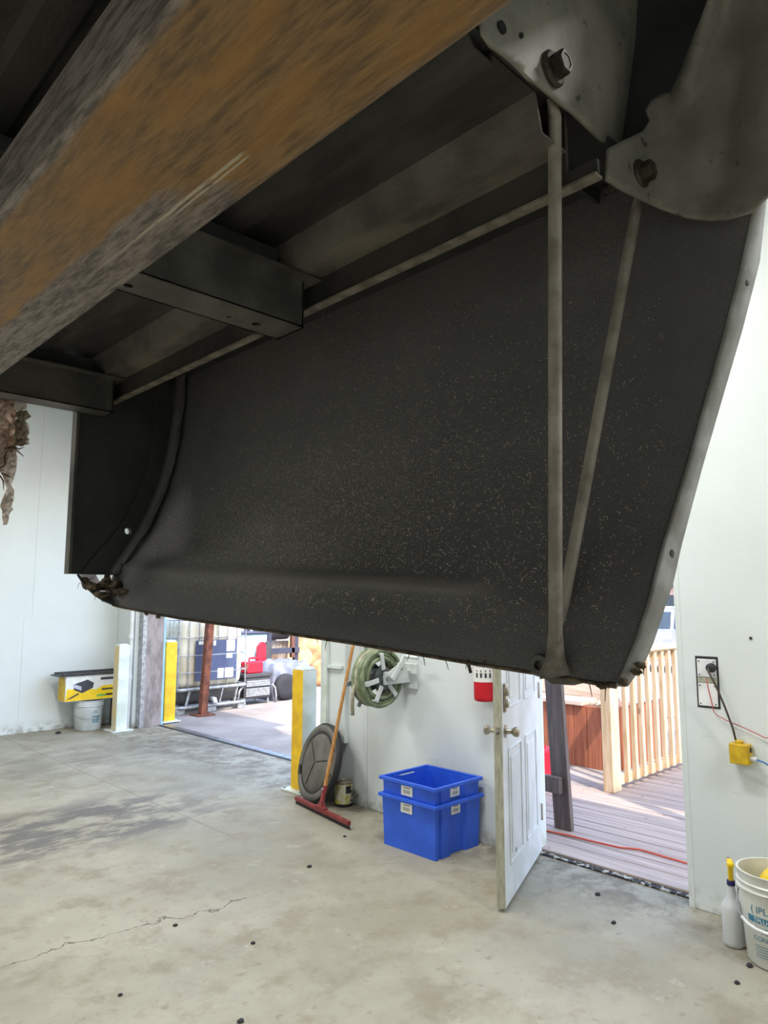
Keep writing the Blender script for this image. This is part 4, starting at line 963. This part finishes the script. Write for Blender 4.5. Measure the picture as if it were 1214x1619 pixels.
MB().grid(rows).build('side_panel', 'coat', tk, smooth=True, solid=.004, solid_off=1)
PANEL = rows
def panel_pt(px, py, lift=.003):           # where a pixel's ray meets the panel
    d = ray(px, py); lo, hi = .3, 2.2
    for _ in range(50):
        t = (lo+hi)/2; p = d*t
        if p.x > secx(p.z-rimz(p.y)): hi = t
        else: lo = t
    return EYE+d*lo+Vector((-lift, 0, 0))
# pale end flange along the near edge, with punched holes drilled as dark studs
fr = []
for py in list(range(62, 1088, 11)):
    xi, xo = lerp_table(INNER, py), lerp_table(OUTER, py)
    d = ray(xi, py); zr_guess = None
    pi = panel_pt(xi, py, 0); po = on(xo, py, 1, pi.y-.006)
    fr.append([pi, pi.lerp(po, .06)+Vector((0, -.003, 0)), pi.lerp(po, .5)+Vector((0, -.002, 0)), po])
fo = MB().grid(fr).build('end_flange', 'flange', tk, smooth=True, solid=.003, solid_off=0)
for (px, py) in ((1172, 445), (1056, 873)):
    i = min(range(len(fr)), key=lambda j: abs(62+11*j-py)); c = fr[i][1].lerp(fr[i][3], .45)
    MB().lathe(c+Vector((0, -.0022, 0)), [(.0045, 0), (.0045, .001), (0, .001)], 14, (0, 1, 0)).build('punched_hole', 'ink', fo)
# pinch strip along the panel bottom rim
rp = [Vector((secx(0)-.001, neary(0)+(YF-.06-neary(0))*k/60, 0)) for k in range(61)]
rp = [Vector((p.x, p.y, HZ+rimz(p.y)-.001)) for p in rp]
MB().tube(rp, .002, 6).build('rim_edge', 'soil', tk, smooth=True)
# --- far end plate with a real hole
zb = .057
sec_pts = []
for i in range(22):
    zr = zb+(.56-zb)*i/21; sec_pts.append((secx(zr)-.001, HZ+zr))
xl = on(113, 800, 1, YF).x
hc = on(199, 840, 1, YF)
MB().plate([(xl, HZ+zb)]+sec_pts+[(xl, HZ+.56)], [circ(hc.x, hc.z, .0075, 16)], lambda a, c: (a, YF-.004, c), (0, .006, 0)).build('end_plate', 'black', tk)
# raised curved band on the end plate and the folded seam flange
def shift(pts, d): return [(x-d*(.6+.9*i/21), z) for i, (x, z) in enumerate(reversed(pts))]
inner = [(x-.012, z) for x, z in sec_pts[:20]]
band = [(x-.075+.02*math.sin(i/19*3), z) for i, (x, z) in enumerate(sec_pts[:20])]
MB().plate(inner+band[::-1], [circ(hc.x, hc.z, .0075, 16)], lambda a, c: (a, YF-.012, c), (0, .008, 0)).build('end_band', 'black', tk, bevel=.002)
b = MB(); b.grid([[(x-.004, YF-.036+.004*math.sin(i*1.3), z), (x-.014, YF-.034, z), (x-.016, YF-.010, z)] for i, (x, z) in enumerate(sec_pts)]); b.build('seam_flange', 'coat', tk, smooth=True, solid=.004)
pts = [Vector((x-.010, YF-.040, z)) for x, z in sec_pts[1:]]
MB().tube(pts, [.004+.0015*math.sin(i*2.1) for i in range(len(pts))], 8).build('seam_sealer', 'sill', tk, smooth=True)
MB().box(xl-.004, xl+.002, YF-.014, YF+.010, HZ+zb, HZ+.56).build('end_plate_edge', 'sill', tk)
# shelf that closes the top of the panel, with a shallow crease
MB().box(.637, .806, .372, YF, HZ+.530, HZ+.545).build('top_shelf', 'black', tk)
# lower far corner lip and soil caught in it
lipA = [(180, 958), (165, 952), (150, 943), (138, 932), (128, 920), (121, 909)]
lr = []
for i, (px, py) in enumerate(lipA):
    t = i/5; p = on(px, py, 1, 1.47+.07*t); q = Vector((p.x+.02, p.y+.03, p.z+.004)); s_ = Vector((p.x+.045, YF+.01+.01*t, p.z+.012)); lr.append([p, q, s_])
MB().grid(lr).build('corner_lip', 'coat', tk, smooth=True, solid=.003)
def lump(p, r, m, name='soil_clump', seed=0):
    bm = bmesh.new(); bmesh.ops.create_icosphere(bm, subdivisions=3, radius=1)
    s = Vector((seed*2.3, seed, seed*.7)); b = MB()
    vs_ = []
    for v in bm.verts:
        q = 1+.45*noise.noise(v.co*1.6+s)+.3*noise.noise(v.co*4+s); vs_.append(Vector(p)+Vector((v.co.x*r[0]*q, v.co.y*r[1]*q, v.co.z*r[2]*q)))
    b.add(vs_, [tuple(v.index for v in f.verts) for f in bm.faces]); bm.free()
    return b.build(name, m, tk, smooth=True)
for i, (px, py, Y, r_) in enumerate([(150, 928, 1.51, (.014, .02, .008)), (166, 925, 1.50, (.012, .018, .012)), (182, 926, 1.49, (.018, .02, .012)), (140, 926, 1.525, (.010, .014, .008)), (135, 920, 1.53, (.007, .01, .010)),
                                      (170, 915, 1.51, (.005, .01, .013)), (190, 935, 1.46, (.016, .02, .006)), (160, 940, 1.48, (.014, .02, .006))]):
    lump(on(px, py, 1, Y), r_, 'soil', seed=i)
for i, (px, py) in enumerate([(965, 1083), (952, 1084), (1012, 1052), (985, 1078), (1006, 1062), (250, 975), (232, 970)]):
    p = panel_pt(px, min(py, 1084), .0) if px < 980 else on(px, py, 1, neary(.02)-.012)
    lump(p, (.004, .005, .0035), 'soil', seed=20+i)
# hanging rootlets along the rim
for i, (px, py) in enumerate([(330, 986), (338, 987), (500, 1012), (520, 1016), (622, 1031), (655, 1036), (668, 1040), (700, 1043), (745, 1048), (740, 1047), (770, 1050), (960, 1092), (930, 1083), (1020, 1050), (150, 942), (128, 922)]):
    p = panel_pt(px, py-2, .002) if px < 985 else on(px, py, 1, neary(.02)-.012)
    if px < 200: p = on(px, py, 1, 1.51)
    L = random.uniform(.006, .014); a = random.uniform(-1, 1)
    pts = [p+Vector((-.004*t*a, .010*t*a, -L*t+.006*math.sin(3*t))) for t in (0, .25, .5, .75, 1)]
    MB().tube(pts, [.0006, .0006, .0005, .0005, .0003], 5).build('rootlet', 'twig', tk)
# lint stuck to the undercoat: uncountable, one part
b = MB()
for i in range(26000):
    u_, v_ = random.random(), random.random()
    px = 190+u_*860; py = 470+v_*540
    w_ = math.exp(-((px-490)/300)**2-((py-810)/190)**2)
    if random.random() > .06+.95*w_: continue
    if py > 1000 or py > 1000+.12*(px-800): continue
    p = panel_pt(px, py, .0016)
    if not (neary(p.z-HZ-rimz(p.y))+.02 < p.y < YF-.06): continue
    L = random.uniform(.0012, .0034)*(1 if random.random() < .85 else 2.0); a = random.uniform(0, math.pi); wd = random.uniform(.0003, .0006)
    t = Vector((0, math.cos(a), math.sin(a))); n = Vector((0, -math.sin(a), math.cos(a))); lift = Vector((-random.uniform(.0, .0015), 0, 0))
    c1 = p+t*L*.5+n*random.uniform(-.5, .5)*L+lift; c2 = p+t*L
    b.add([p-n*wd, p+n*wd, c1+n*wd, c1-n*wd, c2+n*wd*.5, c2-n*wd*.5], [(0, 1, 2, 3), (3, 2, 4, 5)])
lo_ = b.build('lint_fibres', 'lint', tk); lo_['kind'] = 'stuff'
# --- bed floor, side rail, sills
b = MB(); prof = []
x = -.9; up_ = True
while x < .50:
    prof += [(x, .518), (x+.055, .518), (x+.063, .508), (x+.093, .508)]; x += .101
prof += [(.505, .518), (.575, .518)]
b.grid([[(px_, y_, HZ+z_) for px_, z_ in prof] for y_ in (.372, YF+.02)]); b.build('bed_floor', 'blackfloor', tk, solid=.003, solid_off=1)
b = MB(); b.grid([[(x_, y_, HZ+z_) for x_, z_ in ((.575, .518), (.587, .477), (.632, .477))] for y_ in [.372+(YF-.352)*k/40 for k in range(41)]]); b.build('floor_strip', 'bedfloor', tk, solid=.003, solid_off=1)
MB().box(-.9, .640, .3716, YF+.02, HZ+.5225, HZ+.529).build('light_seal_layer', 'blackfloor', tk)  # unseen layer added so no light shows through gaps over the floor
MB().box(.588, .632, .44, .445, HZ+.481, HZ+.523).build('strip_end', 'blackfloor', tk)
MB().box(-.9, .82, -1.0, .43, HZ+.80, HZ+.815).build('wheelhouse_floor', 'black', tk)
MB().box(-.9, .63, .364, .3715, HZ+.5195, HZ+.80).build('wheelhouse_wall', 'black', tk)
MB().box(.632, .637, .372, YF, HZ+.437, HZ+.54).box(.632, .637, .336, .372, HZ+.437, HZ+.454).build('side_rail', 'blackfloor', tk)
MB().box(.628, .642, .336, YF, HZ+.4345, HZ+.4375).build('rail_lip', 'edge', tk)
def sill(y0, y1, holes):
    z0, z1 = HZ+.40, HZ+.475; xa, xb = -.9, .615; t = .003
    root = MB().plate([(xa, y0), (xb, y0), (xb, y1), (xa, y1)], [circ(hx_, hy_, hr, 14) for hx_, hy_, hr in holes], lambda a, c: (a, c, z0), (0, 0, t)).build('cross_sill', 'sill', tk)
    MB().box(xa, xb, y0, y0+t, z0, z1).build('sill_web', 'sill', root, bevel=.001); MB().box(xa, xb, y1-t, y1, z0, z1).build('sill_web', 'sill', root)
    MB().box(xb-t, xb, y0, y1, z0, z1).build('sill_end', 'sill', root)
    MB().box(xa, .568, y0+.004, y1-.004, z1, HZ+.5075).build('sill_block', 'black', root)
    b = MB(); b.hexa([(xa, y0-.018, z1-.003), (xb+.018, y0-.018, z1-.003), (xb+.018, y1+.018, z1-.003), (xa, y1+.018, z1-.003), (xa, y0-.018, z1), (xb+.018, y0-.018, z1), (xb+.018, y1+.018, z1), (xa, y1+.018, z1)]); b.build('sill_flange', 'sill', root)
ZS = HZ+.40
p1, p2 = on(454, 510, 2, ZS), on(413, 529, 2, ZS)
h1, h2, h3 = on(405, 513, 2, ZS), on(362, 501, 2, ZS), on(203, 452, 2, ZS)
sill(p1.y, p2.y, [(h1.x, h1.y, .007), (h2.x, h2.y, .0035), (h3.x, h3.y, .006)])
q1, q2 = on(154, 648, 2, ZS), on(118, 651, 2, ZS)
sill(q1.y, max(q2.y, q1.y+.045), [])
# --- rusty beam under the sills
bm_ = MB().box(.166, .309, -1.4, YF+.02, HZ+.34, HZ+.3995)
bo = bm_.build('frame_beam', 'beam', tk, bevel=.004); bo['label'] = 'broad rusty brown beam with grey worn patches and pale scratches'
# --- zinc bracket plates in the near plane
def stamped(name, outline, yfun, relief, m):
    bm = bmesh.new(); vs_ = [bm.verts.new((p[0], p[1], 0)) for p in outline]; bm.faces.new(vs_)
    bmesh.ops.triangulate(bm, faces=bm.faces)
    for _ in range(5):
        long_e = [e for e in bm.edges if e.calc_length() > 14]
        if not long_e: break
        bmesh.ops.subdivide_edges(bm, edges=long_e, cuts=1); bmesh.ops.triangulate(bm, faces=bm.faces)
    bm.verts.ensure_lookup_table(); b = MB()
    b.add([on(v.co.x, v.co.y, 1, yfun(v.co.x, v.co.y)+relief(v.co.x, v.co.y)) for v in bm.verts], [tuple(v.index for v in f.verts) for f in bm.faces]); bm.free()
    return b.build(name, m, tk, smooth=True, solid=.0035, solid_off=0)
sig = lambda t: 1/(1+math.exp(-max(-40, min(40, t))))
def rel1(px, py):
    v = .045*sig((px-(1000-(py-120)*.32))/14)                       # rolls back into the dark gap on the right
    v += -.010*math.exp(-((px-890)/60)**2-((py-10)/80)**2)          # bulge
    v += .007*math.exp(-((px-950+.35*py)/34)**2-((py-20)/60)**2)    # hollow
    return v+.003*noise.noise((px*.015, py*.015, 2.))
o1 = [(758, 30), (762, 55), (775, 74), (792, 86), (805, 96), (822, 112), (835, 126), (848, 134), (862, 146), (880, 162), (902, 178), (925, 200), (948, 222), (966, 236), (985, 226), (1010, 180), (1040, 110), (1075, 20), (1110, -70), (900, -80), (800, -60), (770, -10)]
plate1 = stamped('mount_plate', o1, lambda a, c: .36, rel1, 'zinc')
YT = [(955, .350), (1030, .348), (1085, .325), (1150, .283), (1190, .262), (1260, .235), (1320, .22)]
def rel2(px, py):
    v = -.010*math.exp(-((px-1075+.30*(py-150))/20)**2)*sig((150-py)/10)          # rolled left lip
    v += .006*math.exp(-((px-1150+.22*(py-200))/30)**2-((py-220)/130)**2)          # valley
    v += .0
    return v+.003*noise.noise((px*.012, py*.012, 7.))
o2 = [(960, 235), (958, 285), (985, 302), (1015, 317), (1050, 333), (1085, 345), (1120, 349), (1150, 347), (1172, 341), (1192, 334), (1225, 300), (1262, 200), (1292, -80), (1140, -80), (1118, 0), (1098, 55), (1080, 105), (1062, 146), (1044, 150), (1028, 160), (1021, 174), (1027, 190), (1017, 207), (985, 222)]
def y_plate2(a, c):                        # flat against the near plane, then curving along the side panel
    d = ray(a, c); lim = .782*d.y/d.x
    return -math.log(math.exp(-.348/.012)+math.exp(-lim/.012))*.012
plate2 = stamped('wheelhouse_plate', o2, y_plate2, rel2, 'zincd')
MB().box(.806, .812, .16, .43, HZ+.50, HZ+.815).build('wheelhouse_outer', 'black', tk)
MB().box(.637, .803, .425, .43, HZ+.512, HZ+.80).build('recess_panel', 'black', tk)
for (px, py, r_) in ((795, 42, .006), (826, 55, .0025)):
    MB().lathe(on(px, py, 1, .3545), [(r_, 0), (r_, .003), (0, .003)], 14, (0, 1, 0)).build('punched_hole', 'ink', plate1)
def bolt(px, py, Y, s=1.0):
    c = on(px, py, 1, Y)
    q = MB().lathe(c, [(.0185*s, 0), (.0185*s, .0025*s), (.016*s, .005*s), (.012*s, .006*s)], 28, (0, -1, 0)).build('flange_bolt', 'bolt', tk, smooth=True, angle=30)
    MB().lathe(c, [(.0125*s, .005*s), (.0125*s, .0155*s), (.0112*s, .0175*s), (.008*s, .0175*s), (.007*s, .0165*s), (0, .0165*s)], 6, (0, -1, 0)).build('hex_head', 'bolt', q)
    b = MB(); pr = []
    for i in range(14): pr += [(.0058, .004+i*.003), (.0067, .0055+i*.003)]
    b.lathe(c, pr+[(.004, .047)], 14, (0, 1, 0)).build('threaded_shank', 'bolt', q)
bolt(873, 110, .356, 1.0); bolt(1012, 276, .344, .92)
# --- bracing rods
def rod(tops, bot, r_, nm):
    t0, t1, t2 = tops
    pts = [t0, t1, t2]+[t2.lerp(bot, k/10) for k in range(1, 11)]
    ra = [r_*1.35, r_*1.15, r_]+[r_]*10; rb = [r_*.28, r_*.5, r_*.98]+[r_]*10
    b = MB(); b.tube(pts, ra, 16, True, rb, side=(.9, 0, .1)); return b.build(nm, 'rod', tk, smooth=True, angle=60)
f1 = on(878, 1050, 0, .632); f2 = on(874, 1046, 0, .655)
rod([on(868, 130, 1, .368), on(872, 160, 1, .370), on(877, 186, 1, .374)], f1, .0072, 'brace_rod')
rod([on(1014, 282, 1, .356), on(1010, 308, 1, .358), on(1006, 330, 1, .362)], f2, .0066, 'brace_rod')
# flared foot and its base pad
ft = MB(); cs = [(878, 1005, .0078, .0078), (878, 1030, .009, .0082), (878, 1048, .0115, .008), (878, 1060, .0155, .007), (880, 1070, .0175, .006)]
ft.tube([on(px, py, 0, .632) for px, py, a, c in cs], [a for _, _, a, c in cs], 16, True, [c for _, _, a, c in cs], side=tuple(RT)); ft.build('rod_foot', 'foot', tk, smooth=True, angle=60)
pad = [(846, 1050), (852, 1040), (866, 1034), (884, 1040), (905, 1050), (930, 1062), (938, 1076), (905, 1084), (870, 1082), (850, 1068)]
def pad_pt(a, c): return on(a, c, 0, .648)
pb = MB().plate(pad, [], pad_pt, (.008, 0, 0)).build('foot_pad', 'sill', tk, bevel=.003)
MB().lathe(on(857, 1052, 0, .646), [(.011, 0), (.012, .006), (.010, .010), (.005, .010), (.004, .004)], 16, (-1, -.2, .1)).build('lug', 'sill', pb, smooth=True, angle=40)

# ---- torn insulation hanging from the end of the body
IY = 1.66
ti = thing('torn_insulation', 'torn pink batting and white film hanging at the left behind the sill', 'insulation', on(15, 640, 1, IY))
def scrap(pts, m, name, amp=.006, y=IY, thick=.003, seed=0):
    bm = bmesh.new(); vs_ = [bm.verts.new((p[0], p[1], 0)) for p in pts]; bm.faces.new(vs_); bmesh.ops.triangulate(bm, faces=bm.faces)
    for _ in range(7):
        le = [e for e in bm.edges if e.calc_length() > 2.6]
        if not le: break
        bmesh.ops.subdivide_edges(bm, edges=le, cuts=1); bmesh.ops.triangulate(bm, faces=bm.faces)
    bm.verts.ensure_lookup_table(); b = MB()
    b.add([on(v.co.x, v.co.y, 1, y+amp*2.2*noise.noise((v.co.x*.09, v.co.y*.09, seed))+amp*noise.noise((v.co.x*.25, v.co.y*.25, seed+5))) for v in bm.verts], [tuple(v.index for v in f.verts) for f in bm.faces]); bm.free()
    return b.build(name, m, ti, smooth=True, solid=thick)
scrap([(-30, 622), (15, 630), (22, 634), (25, 655), (24, 680), (26, 700), (17, 712), (9, 708), (8, 728), (6, 742), (-2, 748), (-30, 730)], 'foam', 'batting', .009, IY, .006, 1)
scrap([(22, 632), (44, 636), (42, 646), (30, 650), (24, 648)], 'film', 'film_scrap', .006, IY-.01, .002, 2)
scrap([(26, 652), (42, 648), (49, 659), (40, 665), (33, 667), (27, 663)], 'flap', 'grey_scrap', .006, IY-.015, .003, 3)
scrap([(24, 664), (32, 667), (41, 666), (44, 680), (44, 703), (30, 704), (23, 705), (24, 685)], 'flap', 'khaki_scrap', .008, IY-.008, .004, 4)
scrap([(8, 712), (18, 706), (26, 705), (27, 735), (24, 750), (18, 768), (23, 775), (21, 790), (18, 803), (22, 804), (15, 812), (11, 830), (5, 830), (3, 806), (0, 800), (5, 785), (11, 772), (4, 752), (0, 746)], 'film', 'film_strip', .010, IY+.006, .0015, 5)
for i, pl_ in enumerate([[(8, 709), (20, 706), (30, 710), (38, 707)], [(20, 706), (30, 715), (38, 722)], [(0, 740), (8, 735), (7, 722), (12, 712)], [(0, 752), (5, 760), (6, 775)], [(2, 748), (12, 752), (17, 755)]]):
    MB().tube([on(px, py, 1, IY-.02) for px, py in pl_], [.0016]*(len(pl_)-1)+[.0006], 6).build('rootlet', 'twig', ti, smooth=True)
MB().box(-.3, .55, IY-.02, IY+.02, HZ+.445, HZ+.475).build('hanger_strip', 'black', ti)
bpy.context.view_layer.update()
